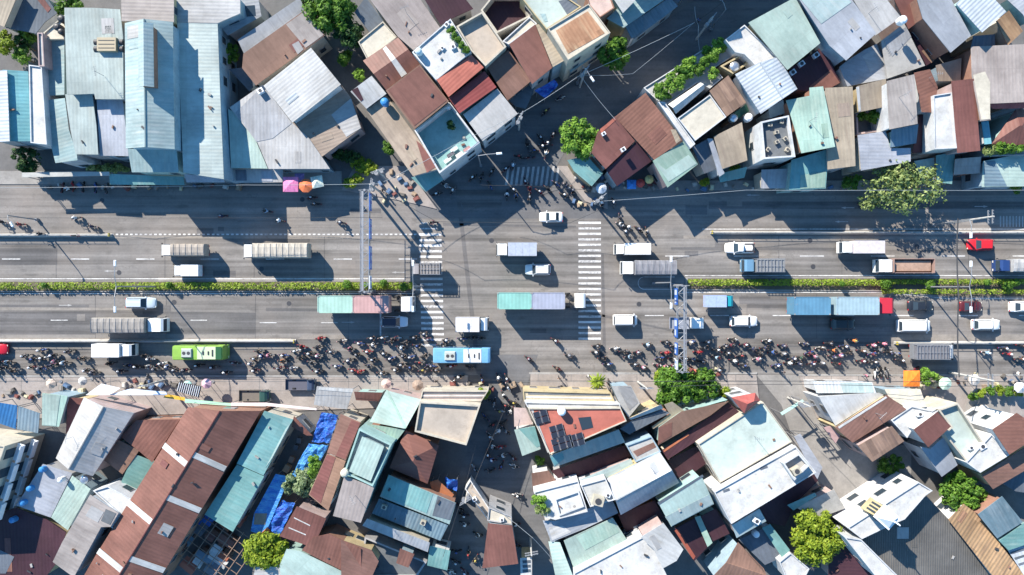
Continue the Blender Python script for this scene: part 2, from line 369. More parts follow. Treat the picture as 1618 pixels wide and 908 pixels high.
# long trench repairs, worn joints and old concrete strips
tr=[pp('-900,376 -10,376 -10,381 -900,381'),pp('420,486 560,488 560,492 420,491'),pp('-900,480 140,481 140,486 -900,486'),pp('700,352 910,356 910,359 700,356'),pp('1060,390 1320,391 1320,395 1060,394'),pp('830,470 1060,520 1060,523 828,474'),pp('-900,536 -10,536 -10,540 -900,540'),pp('1160,545 1410,546 1410,549 1160,548'),pp('720,300 726,300 760,590 753,590'),pp('950,400 954,400 958,590 953,590')]
sheet('trench_repair',tr,.0165,M_patch)
lt=[pp('-900,482 200,486 250,490 -900,491'),pp('250,444 640,441 640,438 250,438'),pp('480,528 660,531 660,536 470,536'),pp('-900,533 460,534 460,537 -900,537'),pp('1080,372 1618,374 1618,379 1080,377'),pp('-900,371 655,373 655,377 -900,375'),pp('1410,528 2500,529 2500,537 1410,537')]
sheet('dust_strip',lt,.0175,concmat('road_dust',(.25,.225,.20),scale=.8))
jt=[rectp(x,373,x+.7,441) for x in (88,260,401,512,1230,1330,1530)]+[rectp(x,464,x+.7,535) for x in (150,262,403,550,1180,1290)]
sheet('road_joint',jt,.0185,M_patch)
# ---------------- buildings ----------------
def tarpm(name,col,hi):
    m,N,L,b=newmat(name); g=N.new('ShaderNodeNewGeometry').outputs['Position']
    w=noise_(N,L,mapping(N,L,g,(1,1,1)),.9,6,.7); w2=noise_(N,L,mapping(N,L,g,(.8,2.2,1),(0,0,.9)),1.3,5,.7)
    f=ramp(N,L,w2,.38,.66,0,1); c=mix(N,L,f,col,hi); c=mix(N,L,ramp(N,L,w,.56,.74,0,.7),c,[x*.4 for x in col]); L.new(c,b.inputs['Base Color']); b.inputs['Roughness'].default_value=.45
    bp=N.new('ShaderNodeBump'); bp.inputs['Strength'].default_value=.9; bp.inputs['Distance'].default_value=.3; L.new(w2,bp.inputs['Height']); L.new(bp.outputs[0],b.inputs['Normal']); return m
FM['tarpblue']=tarpm('tarp_blue',(.012,.05,.36),(.03,.20,.60)); FM['tarplight']=tarpm('tarp_light_blue',(.02,.16,.55),(.12,.42,.72)); FM['tarporange']=tarpm('tarp_orange',(.45,.14,.03),(.65,.30,.08))
BLD=[]
def wallpick(i): return ['cream','white','grey','blue','ochre','pink','brick','teal'][i%8]
def plane_z(kind,P,h,rise):
    """roof height function (world x,y) for shed: low along edge k"""
    if kind.startswith('shed') and len(kind)>4:
        k=int(kind[4]); a,b=P[k],P[(k+1)%len(P)]; e=Vector((b.x-a.x,b.y-a.y)).normalized(); n=Vector((-e.y,e.x))
        c=sum(P,Vector())/len(P)
        if (Vector((c.x-a.x,c.y-a.y))).dot(n)<0: n=-n
        far=max((Vector((p.x-a.x,p.y-a.y))).dot(n) for p in P)
        return (lambda p: h+rise*(Vector((p.x-a.x,p.y-a.y)).dot(n)/far-0.5)), e, n
    a,b=P[0],P[1]; e=Vector((b.x-a.x,b.y-a.y)).normalized(); n=Vector((-e.y,e.x))
    return (lambda p:h),e,n
def slab(mb,P,zf,t,e,n,o,m=0):
    P=P if ccw(P) else P[::-1]; k=len(P)
    uvt=[((p-o).xy.dot(e),(p-o).xy.dot(n)) for p in P]
    top=[(p.x,p.y,zf(p)) for p in P]; bot=[(p.x,p.y,zf(p)-t) for p in P]
    mb.add(top+bot,[tuple(range(k))]+[(k+i,k+(i+1)%k,(i+1)%k,i) for i in range(k)]+[tuple(reversed(range(k,2*k)))],m,
       [uvt]+[[uvt[i],uvt[(i+1)%k],uvt[(i+1)%k],uvt[i]] for i in range(k)]+[uvt[::-1]])
CAMSIDE=True
def R(t,pts,h,col,kind,label,secs='',wall=None,depth=.9,rise=None,noun='building',win=True,name='house',floor=None,open_=False,strips=0,cat=None):
    idx=len(BLD); P=parse(pts,h,t); P=[Vector((p.x,p.y,0)) for p in P]
    if not ccw(P): P=[P[0]]+P[:0:-1] if False else P[::-1]; flip=True
    else: flip=False
    # keep edge indices meaningful after a flip: edge k of the source joins src[k],src[k+1]
    nP=len(P)
    if flip:
        def ei(k): return (nP-2-k)%nP
    else:
        def ei(k): return k
    c=sum(P,Vector())/nP
    root=empty(name,(c.x,c.y,0),0,label,cat or noun); rng=random.Random(idx*31+5)
    L=[p-c for p in P]; wm=WALLM[wall or wallpick(idx)]; rmx=RMAT(col)
    e0=(L[1]-L[0]).length; 
    if kind[:4] in('flat','sunk'):
        w=.15 if kind[:4]=='flat' else .24; I=inset(L,w); dz=.22 if kind[:4]=='flat' else depth
        b=MB(); k=nP; V=[(p.x,p.y,0) for p in L]+[(p.x,p.y,h) for p in L]+[(p.x,p.y,h) for p in I]+[(p.x,p.y,h-dz-.05) for p in I]
        F=[]; M=[]
        for i in range(k):
            j=(i+1)%k; F+=[(i,j,k+j,k+i),(k+i,k+j,2*k+j,2*k+i),(2*k+i,2*k+j,3*k+j,3*k+i)]
        b.add(V,F); b.build('wall',wm,root,recalc=False)
        b=MB(); _,e,n=plane_z('x',L,h,0); slab(b,[p+Vector() for p in inset(L,w-.02)],lambda p:h-dz,.1,e,n,L[0]); ro=b.build('roof',rmx,root)
        zf=lambda p:h-dz; up=(e,n)
    elif kind[:5]=='gable' or kind[:3]=='hip':
        k=int(kind[-1]) if kind[-1].isdigit() else 0; k=ei(k)%2
        q=[L[(k+i)%4] for i in range(4)]          # ridge joins mid(q0,q1) and mid(q2,q3)
        span=((q[0]-q[1]).length+(q[2]-q[3]).length)/2; rs=rise if rise is not None else min(span*.16,1.8)
        m0=(q[0]+q[1])/2; m1=(q[2]+q[3])/2
        e=(m1-m0).xy.normalized(); n=Vector((-e.y,e.x))
        if kind[:3]=='hip':
            d=(m1-m0).length; f=min(.45,span*.5/d); m0,m1=m0.lerp(m1,f),m1.lerp(m0,f)
        zr=h+rs; th=.10
        def mk(off,zo,mb,m=0,uv=True):
            Q=[Vector((p.x,p.y,h+zo)) for p in (inset(q,off) if off else q)]
            if off:
                a0=(Q[0]+Q[1])/2;a1=(Q[2]+Q[3])/2
                if kind[:3]=='hip': a0,a1=m0,m1
            else: a0,a1=m0,m1
            A0=Vector((a0.x,a0.y,zr+zo)); A1=Vector((a1.x,a1.y,zr+zo))
            return Q,A0,A1
        Q,A0,A1=mk(0,0,None); b=MB(); sl=math.sqrt(1+(rs/(span/2))**2)
        def uvf(p): 
            v=abs((p-m0).xy.dot(n))*sl; return ((p-L[0]).xy.dot(e),v)
        def face(ps): 
            top=ps; bot=[p-Vector((0,0,th)) for p in ps]; u=[uvf(p) for p in ps]; kk=len(ps)
            b.add(top+bot,[tuple(range(kk)),tuple(reversed(range(kk,2*kk)))]+[(kk+i,kk+(i+1)%kk,(i+1)%kk,i) for i in range(kk)],0,[u,u[::-1]]+[[u[i],u[(i+1)%kk],u[(i+1)%kk],u[i]] for i in range(kk)])
        face([Q[1],Q[2],A1,A0]); face([Q[3],Q[0],A0,A1])
        if kind[:3]=='hip': face([Q[0],Q[1],A0]); face([Q[2],Q[3],A1])
        ro=b.build('roof',rmx,root)
        cb=MB(); cb.tube([A0+Vector((0,0,.03)),A1+Vector((0,0,.03))],.11,5); cb.build('ridge_cap',M_kerb if col in('red','orange') else rmx,ro) if len(col)>1 and span>6 else None
        b=MB(); Q,A0,A1=mk(.28,-.14,None); bs=[Vector((p.x,p.y,0)) for p in Q]
        V=bs+Q+[A0,A1]
        b.add(V,[(0,1,5,4),(1,2,6,5),(2,3,7,6),(3,0,4,7),(4,5,8),(6,7,9),(5,6,9,8),(7,4,8,9)]); b.build('wall',wm,root)
        def zf(p):
            d=abs((Vector((p.x,p.y))-m0.xy).dot(n)); return h+rs*max(0,1-d/(span/2))
        up=(e,n)
    else:
        kk='shed%d'%ei(int(kind[4])) if len(kind)>4 else 'x'
        rs=rise if rise is not None else .55
        zf,e,n=plane_z(kk,L,h,rs if kk!='x' else 0)
        b=MB()
        if col.startswith('tarp') and nP==4:
            nu,nv=16,10; G=[]
            for j in range(nv+1):
                for i in range(nu+1):
                    q=L[0].lerp(L[1],i/nu).lerp(L[3].lerp(L[2],i/nu),j/nv); w=c+q
                    z=zf(q)+.55*noise.noise(Vector((w.x*.8,w.y*.8,1)))+.22*noise.noise(Vector((w.x*2.3,w.y*2.3,4)))
                    jx=.25*noise.noise(Vector((w.x,w.y,9))) if i in(0,nu) or j in(0,nv) else 0; G.append((q.x+jx,q.y+jx*.6,z))
            F=[(j*(nu+1)+i,j*(nu+1)+i+1,(j+1)*(nu+1)+i+1,(j+1)*(nu+1)+i) for j in range(nv) for i in range(nu)]; k0=len(G)
            b.add(G+[(x,y,z-.03) for x,y,z in G],F+[tuple(k0+t_ for t_ in reversed(f_)) for f_ in F])
        else: slab(b,L,zf,.10,e,n,L[0])
        ro=b.build('roof',rmx,root)
        if not open_:
            I=inset(L,.25); b=MB(); k=nP
            V=[(p.x,p.y,0) for p in I]+[(p.x,p.y,zf(p)-.13) for p in I]
            b.add(V,[(i,(i+1)%k,k+(i+1)%k,k+i) for i in range(k)]); b.build('wall',wm,root,recalc=False)
        else:
            for p in inset(L,.2):
                b=MB(); b.tube([(p.x,p.y,0),(p.x,p.y,zf(p)-.1)],.06,6); b.build('post',M_metal,root)
        up=(e,n)
    root['_']=0; del root['_']
    # hand placed coloured sections (skylights, other sheets, painted-in lit or shaded areas)
    for s in [x for x in secs.split('|') if x]:
        cs,ps=s.split(':'); nm='roof_section'
        if '/' in cs: cs,nm=cs.split('/')
        Q=[Vector((p.x-c.x,p.y-c.y,0)) for p in parse(ps,h,t)]
        b=MB(); f=lambda p:zf(p)+.045
        if kind[:5]=='gable':   # split along the ridge when it crosses it
            A=[p for p in Q]; sides=[(p.xy-m0.xy).dot(up[1]) for p in Q]
            if min(sides)<-.15 and max(sides)>.15:
                for sg in (1,-1):
                    out=[]
                    for i in range(len(Q)):
                        a,bb=Q[i],Q[(i+1)%len(Q)]; sa,sb=sides[i]*sg,sides[(i+1)%len(Q)]*sg
                        if sa>=0: out.append(a)
                        if sa*sb<0: out.append(a.lerp(bb,sa/(sa-sb)))
                    if len(out)>2: slab(b,out,f,.04,up[0],up[1],L[0])
            else: slab(b,Q,f,.04,up[0],up[1],L[0])
        else: slab(b,Q,f,.04,up[0],up[1],L[0])
        b.build(nm,M_glass if cs=='glass' else RMAT(cs),ro)
    # translucent or replaced sheets
    isroof=col in RM and kind[:4] not in('flat','sunk')
    A=abs(sum(L[i].x*L[(i+1)%nP].y-L[(i+1)%nP].x*L[i].y for i in range(nP)))/2
    if isroof and A>45 and not open_:
        us=[p.xy.dot(up[0]) for p in L]; vs=[p.xy.dot(up[1]) for p in L]
        def inside(p):
            return all(((L[(i+1)%nP]-L[i]).x*(p.y-L[i].y)-(L[(i+1)%nP]-L[i]).y*(p.x-L[i].x))>.35*(L[(i+1)%nP]-L[i]).length for i in range(nP))
        done=0
        for _ in range(30):
            if done>=(1+int(A/90)): break
            u=rng.uniform(min(us),max(us)); v=rng.uniform(min(vs),max(vs)); wv=rng.choice([.9,.9,1.8]); lv=rng.uniform(1.2,3.2)
            Q=[Vector((u+a*wv/2,v+bq*lv/2)) for a,bq in((-1,-1),(1,-1),(1,1),(-1,1))]
            Q=[Vector((q.x*up[0].x+q.y*up[1].x,q.x*up[0].y+q.y*up[1].y,0)) for q in Q]
            if not all(inside(q) for q in Q): continue
            if kind[:5]=='gable' or kind[:3]=='hip':
                sd=[(q.xy-m0.xy).dot(up[1]) for q in Q]
                if min(sd)*max(sd)<0: continue
            if kind[:3]=='hip': continue
            alt={'rust':['brown','rust','greywarm'],'maroon':['rust'],'brown':['rust','tan'],'tan':['tangrey','tan'],'white':['whiteblue']}.get(col,[col,'greywarm',col])
            b=MB(); slab(b,Q,lambda p:zf(p)+.035,.03,up[0],up[1],L[0]); b.build('patch_sheet',RMAT(rng.choice(alt)),ro); done+=1
    if A>30 and not open_ and name in('house','market_hall','church_hall'):
        b=MB()
        for _ in range(rng.randint(0,2+int(A/40))):
            p=L[0].lerp(L[1],rng.random()).lerp(L[2].lerp(L[3 if nP>3 else 2],1-rng.random()),rng.uniform(.1,.9))
            if not pip(p,inset(L,.6)): continue
            d=(rng.uniform(.15,.7),rng.uniform(.12,.35),rng.uniform(.08,.3)); b=MB(); b.box((0,0,.05+d[2]/2),d); o=b.build('loose_brick' if d[0]<.4 else 'plank',rng.choice([M_dark,M_kerb,RM['brown']]),root); o.location=(p.x,p.y,zf(p)); o.rotation_euler=(0,0,rng.uniform(0,3))
    BLD.append(dict(flat=kind[:4] in('flat','sunk'),root=root,L=L,c=c,h=h,win=win and not open_,noun=noun,zf=zf,P=[p+c for p in L],wall=wm,rng=rng))
    return root
def pip(p,P):
    r=False; n=len(P)
    for i in range(n):
        a,b=P[i],P[(i+1)%n]
        if (a.y>p.y)!=(b.y>p.y) and p.x<(b.x-a.x)*(p.y-a.y)/(b.y-a.y)+a.x: r=not r
    return r
# ---- top left block ----
R('A1','-60,-40 95,-40 12,120 -60,90',6,'tan','shed2','weathered tan tin roof at the very top left corner')
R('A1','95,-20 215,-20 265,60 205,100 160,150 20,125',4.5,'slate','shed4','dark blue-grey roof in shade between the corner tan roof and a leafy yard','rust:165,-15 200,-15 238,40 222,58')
R('A1','-40,325 36,325 50,655 -40,655',7.5,'whiteblue','shed3','white metal roof slope left of the turquoise panel roof')
R('A1','20,325 120,325 134,650 42,655',7.0,'cyan','shed1','turquoise translucent panel roof beside the narrow white terrace',rise=.8)
R('A1','132,298 192,306 216,668 140,660',7.2,'whitec','flat0','narrow white terrace strip right of the turquoise roof',wall='white')
R('A1','172,150 196,150 205,306 178,305',7.8,'lightconc','flat0','thin pale concrete wing along the leafy garden')
R('A1','303,38 430,38 560,45 570,165 565,455 435,455 430,430 303,435',8.6,'paleblue','shed6','broad pale blue warehouse roof carrying a tan cooling unit',wall='grey')
R('A1','205,182 303,182 303,440 205,440',6.0,'blue','shed3','blue-green sheet roof below the cream terrace with black tanks')
R('A1','200,150 300,65 303,180 210,180',6.8,'cream','flat0','small cream terrace holding three black water tanks')
R('A1','205,462 305,455 322,600 360,715 362,742 250,752 212,600',6.2,'blue','shed5','low blue roof stepping down to the road left of the pale striped roof')
R('A1','305,437 430,434 445,580 450,713 345,712 325,600',7.0,'paleblue','shed3','pale blue roof with a single skylight below the big warehouse',rise=.4)
R('A1','452,462 572,465 590,720 456,718',6.6,'lav','shed2','lavender grey roof in the step shadow of the warehouse')
R('A1','565,-30 800,-30 800,98 567,100',9.3,'tangrey','shed1','beige ribbed roof at the head of the long blue gabled shed')
R('A1','577,105 800,100 808,690 582,686',10.0,'skyblue','gable0','long blue gabled shed with a raised ridge monitor',win=False,rise=1.3,wall='blue')
R('A1','640,112 708,106 712,402 640,402',12.4,'skyblue','gable0','raised monitor riding on the long blue gabled shed',rise=.6,name='roof_monitor',noun='roof monitor',win=False)
R('A1','595,690 820,690 822,795 605,795',7.6,'blue','shed2','blue lean-to roof at the road end of the gabled shed')
R('A1','508,805 850,818 850,855 505,852',3.6,'teal','shed2','long teal awning over the pavement below the blue gabled shed',name='awning',noun='awning',rise=.4,open_=True)
R('A1','100,798 505,794 505,812 100,820',4.2,'lightconc','x','pale canopy beam along the shaded shop fronts on the left',name='canopy_beam',noun='canopy',open_=True)
R('A2','-10,0 20,0 52,690 18,690',5.2,'concrete','shed','grey brown strip roof between the gabled shed and the long pale roof')
R('A2','22,-20 320,-20 320,60 215,108 225,400 243,828 60,800 32,110',7.4,'paleblue','shed1','very long pale blue roof running down to the road beside the grey drive','greywarm:25,-15 318,-15 318,58 215,106 34,106',rise=.5)
R('A2','62,803 242,830 245,842 68,842',3.8,'lav','shed2','lavender awning over the pavement below the very long pale roof',name='awning',noun='awning',open_=True)
R('A2','322,-20 400,-20 416,70 265,165 222,112 322,64',5,'grey','shed1','grey yard roof with a dark framed skylight','glass/skylight:342,25 385,20 390,68 350,75')
R('A2','245,180 272,182 276,700 245,780 232,500',3.2,'concrete','shed','narrow grey drive cover right of the very long pale roof',open_=True,name='drive_shade_strip')  # raised strip added where the drive only has ground shade
R('A2','310,185 595,-10 625,46 338,250',5.4,'grey','shed2','blue-grey sheet slope behind the brown ribbed roof',rise=.3)
R('A2','338,250 625,46 710,160 390,392 330,315',6.1,'brown','shed2','brown ribbed roof beside the tall tree, framed panels at its right end','tangrey:535,115 625,52 705,158 622,218|greywarm:560,205 590,188 612,225 585,248',rise=.5)
R('A2','272,322 335,312 388,388 360,420',3.8,'slate','shed2','small slate lean-to below the brown ribbed roof')
R('A2','650,222 788,392 560,565 426,394',6.8,'white','shed2','bright white square roof above the grey cut-corner warehouse',rise=.4,wall='white')
R('A2','425,392 560,566 640,640 735,780 450,780 400,660 272,497',5.0,'greywarm','shed3','grey cut-corner warehouse roof facing the road and the umbrellas','grey:430,395 560,570 470,640 395,655 300,520',rise=.3)
R('A2','268,505 300,522 395,655 445,778 275,776',4.4,'mintpale','shed3','pale mint wedge roof left of the grey cut-corner warehouse')
R('A2','560,567 790,394 832,450 880,590 700,725 602,612',4.6,'tan','shed2','tan roof in the shadow step of the bright white roof','greywarm:742,530 832,452 878,590 812,632')
R('A2','282,782 520,782 515,842 285,845',3.0,'greywarm','shed2','patched grey shop awning left of the pink umbrella',name='awning',noun='awning',open_=True,rise=.3,secs='slate:300,786 350,786 350,835 300,835|lav:420,788 470,788 470,838 420,838')
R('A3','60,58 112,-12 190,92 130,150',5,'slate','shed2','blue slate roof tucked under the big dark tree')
R('A3','75,192 190,97 255,170 120,280',6,'cream','flat0','mottled cream terrace left of the broad striped roof')
R('A3','118,-20 352,-20 455,125 330,228 257,165',7,'tangrey','shed2','broad taupe striped roof at the top edge above the white terrace')
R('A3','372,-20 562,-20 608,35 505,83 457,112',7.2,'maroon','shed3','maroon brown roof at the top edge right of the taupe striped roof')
R('A3','98,280 260,172 362,297 205,415',7.0,'rust','gable1','brown roof split by one cream skylight strip','white/skylight:190,225 205,213 302,340 277,357',rise=.7)
R('A3','205,420 362,300 495,465 335,595',8.4,'brown','shed2','large plain brown roof left of the red and crimson pair','rust:215,420 360,308 485,462 335,580')
R('A3','325,240 503,85 600,238 437,370',9.0,'whitec','flat0','bright white terrace edged with potted plants',wall='white')
R('A3','438,368 600,250 657,308 495,450',8.8,'red','shed1','salmon red roof directly below the white terrace',rise=.5)
R('A3','495,455 660,325 716,400 545,526',8.0,'crimson','shed1','crimson roof below the salmon red one',rise=.5)
R('A3','530,120 650,52 762,215 665,305 600,235',8.2,'beige','sunk','sunken tan deck behind a high parapet beside the potted terrace',depth=.9)
R('A3','42,425 140,352 205,430 112,500',6.6,'white','shed2','small off-white roof left of the large plain brown roof','maroon:48,420 75,405 100,460 88,468')
R('A3','112,505 206,440 455,780 330,815',5.8,'tan','shed0','long narrow tan roof running to the street corner','rust:345,650 365,665 440,770 395,800 380,760',rise=.4)
R('A3','322,822 440,786 470,830 388,886',3.6,'teal','shed2','teal pointed corner awning at the street junction',name='awning',noun='awning',open_=True)
R('A3','336,602 500,472 640,658 452,802',7.0,'tealc','sunk','teal courtyard deck with laundry behind a white front parapet',depth=2.0,wall='white')
R('A3','562,530 720,410 815,525 652,652',7.1,'greywarm','shed2','pale grey terrace roof right of the teal deck on the side street',wall='white',rise=.2)
R('A3','672,312 772,232 878,370 767,462',6.6,'brown','shed2','half-shaded brown roof between the sunken tan deck and the street')
R('A4','62,458 182,380 192,402 150,500 100,492',4.2,'slate','shed2','dark slate shop canopy facing the side street',name='awning',noun='awning',open_=True)
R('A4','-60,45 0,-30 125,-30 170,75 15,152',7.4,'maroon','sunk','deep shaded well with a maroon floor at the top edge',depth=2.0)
R('A4','40,190 166,76 202,108 70,204',7.8,'cream','flat0','cream strip terrace above the brown and tan roof')
R('A4','72,206 192,114 272,310 178,386',8.0,'rust','shed2','rust brown half of the two-tone roof on the side street',rise=.4)
R('A4','194,112 240,108 332,275 274,310',8.1,'tan','shed1','narrow tan half of the two-tone roof on the side street',rise=.2)
R('A4','122,-20 330,-20 406,30 245,135 205,86',9.5,'mintc','flat0','pale mint roof terrace with a dark panel rack','slate/panel_rack:300,0 380,-15 405,45 345,70|blue:215,60 240,60 250,95 235,98')
R('A4','250,130 440,15 541,150 345,276',10.5,'cream','flat0','cream parapet house with a rust-streaked orange roof','rusty:288,138 436,48 515,150 345,246',wall='cream')
R('A4','428,-20 540,-20 560,35 492,80 440,20',8,'pinkc','flat0','pinkish terrace at the top edge beside the white corner roof')
R('A4','540,-25 665,-25 655,0 600,56',8,'white','shed2','white corner roof at the top edge by the side street')
R('A4','590,70 668,8 668,60 602,100',5.5,'cyan','shed1','turquoise lean-to below the white corner roof')
R('A4','602,112 682,62 702,130 640,175',5.4,'steel','shed2','low steel blue shop roof behind the street tree on the side street')
R('A4','705,62 872,-50 892,-22 712,120',4.2,'slate','shed2','long slate awning along the side street at the top edge',name='awning',noun='awning',open_=True)
R('P','990,42 1058,-4 1072,8 1003,60',4.6,'steel','shed2','steel blue low roof between the street tree and the long slate awning')
R('P','958,30 1010,-20 1040,-20 1050,-2 985,44',6.2,'blue','shed2','blue roof at the top edge just above the steel blue low roof')
R('A4','345,292 472,216 490,242 355,332',4.5,'blue','shed2','blue awning at the foot of the cream parapet house',name='awning',noun='awning',open_=True)
R('A4','190,420 282,368 300,390 240,452',3.4,'tarpblue','shed2','cobalt blue tarp stretched over the side street pavement',name='tarpaulin',noun='tarpaulin',open_=True,rise=.4)
R('P','952,-165 1075,-215 1105,-115 1000,-88',17.0,'tangrey','flat0','tall block just beyond the top edge that shades the side street',wall='cream',win=False)
R('P','1110,-260 1250,-360 1262,-220 1120,-130',17.0,'tangrey','flat0','second tall block beyond the top edge, further up the side street',wall='cream',win=False)
# ---- top right block ----
R('A4','562,538 702,430 872,650 745,738',6.4,'rust','shed3','rust brown roof right of the round street tree','tan:818,600 840,600 865,650 845,665',rise=.5)
R('A4','480,612 560,540 656,650 520,780 452,706',6.2,'rust','shed2','rust brown roof shaded by the round street tree','red:490,600 556,548 566,556 498,616')
R('A4','520,786 660,655 735,742 572,860',5.4,'maroon','shed2','dark maroon roof at the corner facing the main road')
R('A4','340,742 432,720 507,800 455,860 372,792',4.0,'teal','shed2','teal corner kiosk roof under the round street tree',name='kiosk',noun='kiosk')
R('A5','-27,745 120,652 186,758 45,866',6.0,'mint','shed2','mint roof above the main road left of the dark narrow lane','mintpale:-20,748 50,840 180,755 140,715 35,785')
R('A5','0,470 30,470 172,665 150,686',7.0,'whitec','flat0','slim white wall roof between brown roof and cream square',wall='white')
R('A5','-68,405 80,312 200,232 300,188 356,240 352,255 262,312 300,358 240,408 182,380 42,480 -2,466',6,'lightconc','flat0','white-walled terrace overgrown with a roof garden',wall='white')
R('A5','45,482 196,380 216,410 82,526',7,'white','gable1','white ribbed barrel roof below the roof garden',rise=.7)
R('A5','90,546 240,436 316,540 172,650',7.2,'cream','flat0','cream square terrace below the white ribbed barrel roof')
R('A5','235,422 322,350 410,470 320,536',7.4,'bstripe','shed2','brown striped plank roof right of the cream square terrace')
R('A5','310,182 400,113 552,260 472,322 400,250 356,240',8.0,'whitec','flat0','white terrace wrapping around a small sunken tank yard',wall='white')
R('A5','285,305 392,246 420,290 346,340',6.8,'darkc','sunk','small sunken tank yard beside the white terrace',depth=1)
R('A5','356,342 556,262 645,410 475,526',8.2,'whiteblue','gable0','white gabled roof pointing down to the dark lane',rise=1.4,wall='white')
R('A5','325,542 405,482 425,512 350,560',5.6,'green','shed2','small dark green roof below the brown striped one')
R('A5','256,632 386,566 416,740 300,780',6.2,'tan','shed2','tan trapezoid roof left of the dark equipment deck',rise=.4)
R('A5','156,682 230,642 275,780 216,802',5.2,'slate','shed2','dark slate roof between the mint roof and the thin lavender one')
R('A5','226,642 250,642 310,800 286,816',6.0,'lav','shed2','thin lavender strip roof left of the tan trapezoid')
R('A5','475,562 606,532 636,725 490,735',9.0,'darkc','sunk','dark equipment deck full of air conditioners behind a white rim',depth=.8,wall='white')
R('A5','510,502 576,462 592,520 520,545',6,'skyblue','shed2','small blue roof at the foot of the white gabled roof')
R('A5','415,107 632,-12 755,195 602,320',8.6,'mintpale','shed2','large pale mint roof at the top edge by the side street',rise=.5)
R('A5','602,322 762,212 850,380 800,408 690,420 652,415',5.6,'maroon','shed2','maroon well roof with small coolers under the large pale mint roof','rust:705,395 800,320 845,380 800,405 700,416')  # rust section paints the sunlit bottom of this roof
R('A5','595,462 705,440 705,402 768,396 816,680 660,710 630,590',8.0,'mint','shed2','mint green roof in the middle of the right row')
R('A5','616,740 786,690 780,870 610,876',6,'teal','shed2','teal lower roof stepping down from the mint one to the road','mint:660,810 778,792 776,866 662,872')  # mint section paints the part below the shadow lighter
R('A5','476,786 610,780 610,870 480,870',4,'grey','shed2','grey blue low roof left of the teal step roof')
R('A5','276,806 410,772 402,820 290,842',3.6,'teal','shed2','small teal awning at the foot of the tan trapezoid',name='awning',noun='awning',open_=True)
R('A6','-45,408 82,402 104,766 -25,782',7.2,'tan','shed2','long tan roof right of the mint green one')
R('A6','-176,-20 70,-20 200,150 60,276 -20,208',9.0,'lav','shed2','huge lavender blue roof near the top edge','skyblue:-170,-15 60,-15 80,10 -60,110',rise=.5)
R('A6','72,-20 230,-20 316,75 196,160',8.2,'greywarm','shed2','pale grey roof right of the huge lavender roof')
R('A6','265,-20 370,-20 430,70 350,130',7.2,'rust','shed2','rust brown slot roof at the top edge between two lavender roofs')
R('A6','375,-20 532,-20 640,160 545,240 410,85',9.2,'lav','shed2','lavender blue roof pointing down right at the top edge',rise=.5)
R('A6','560,20 600,-20 740,-20 805,50 680,152',9.6,'whiteblue','shed2','white corrugated roof with blue ribs near the top right corner')
R('A6','745,100 805,50 882,140 812,206',7,'rusttan','shed2','rusty striped roof near the top right corner')
R('A6','20,312 60,280 140,230 200,200 255,330 250,360 60,400',6,'grey','shed4','patched grey roof below the huge lavender roof','greywarm:130,260 200,215 240,300 170,330')
R('A6','215,190 320,110 427,300 252,360',6.4,'concrete','shed2','grey-green trapezoid roof below the pale grey roof','grey:230,190 330,125 355,170 270,260')
R('A6','352,150 420,90 530,240 432,300',5.0,'maroon','shed2','shaded maroon slot roof with one tip coloured brown for sunlight','brown:405,235 455,205 500,250 455,288')  # brown section puts the small lit tip into the colour
R('A6','102,400 236,366 245,490 120,516',7.2,'tan','shed2','tan roof above the little planted courtyard','white:98,405 112,402 128,510 118,514')
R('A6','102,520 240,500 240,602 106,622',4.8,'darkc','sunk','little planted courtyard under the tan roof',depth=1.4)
R('A6','240,376 367,345 392,570 262,596',9,'tangrey','shed2','tall taupe ribbed roof beside the planted courtyard',rise=.5,wall='white')
R('A6','262,600 386,576 386,660 266,680',6.8,'steel','shed2','blue-grey ledge roof below the tall taupe ribbed roof')
R('A6','105,626 240,606 262,685 360,682 360,745 122,790',6.2,'lav','shed3','lavender grey roof along the road left of the olive tree')
R('A6','370,336 450,316 486,400 462,520 402,520',7.2,'rust','shed1','rust brown wedge roof right of the tall taupe one')
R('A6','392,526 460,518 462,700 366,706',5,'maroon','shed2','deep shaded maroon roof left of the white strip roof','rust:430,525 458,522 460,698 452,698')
R('A6','470,302 585,270 592,370 490,372',6,'tan','shed2','grey tan yard roof above the white strip roof')
R('A6','460,440 546,426 570,685 466,690',7.8,'whitec','flat0','tall narrow white strip roof beside the long brown one',wall='white')
R('A6','540,376 645,365 682,695 576,706',8,'rust','shed2','long brown roof right of the white strip roof',rise=.4)
R('A6','640,212 880,200 900,200 900,472 715,480 720,556 672,562 640,350',8.2,'tangrey','shed1','large beige roof with a jagged shadow at the right edge','cream:645,345 700,330 722,380 716,552 676,556')
R('A6','722,560 842,505 905,505 905,672 730,666',6.4,'rust','hip0','red hipped villa roof behind a planted terrace at the right edge','')
R('A6','715,480 905,462 905,497 742,500',7.6,'red','shed2','red striped awning above the hipped villa roof',name='awning',noun='awning',open_=True)
R('A6','688,560 722,557 724,666 692,669',6.6,'cyan','shed0','turquoise side strip of the hipped villa')
R('A6','700,676 905,668 905,716 700,722',5.4,'concrete','flat0','planted ledge terrace below the hipped villa')
R('A6','685,746 822,720 905,720 905,860 680,866',5,'mintpale','shed2','pale mint roof at the right edge by the road','steel:690,750 740,742 800,860 690,862')
R('A6','366,746 460,730 470,840 420,850',4,'blue','shed2','blue awning roof behind the olive tree',open_=True,name='awning',noun='awning')
R('A6','470,720 556,702 552,850 480,840',4.6,'teal','shed2','teal shaded roof right of the olive tree')
R('A6','556,736 676,726 682,800 560,806',5,'tangrey','shed2','beige low roof below the long brown one')
R('A6','800,-20 920,-20 920,120 880,60',8,'lav','shed2','grey lavender roof cut by the top right corner')
R('A6','640,168 740,160 752,204 640,214',5.4,'steel','shed2','narrow steel blue roof below the white corrugated one')
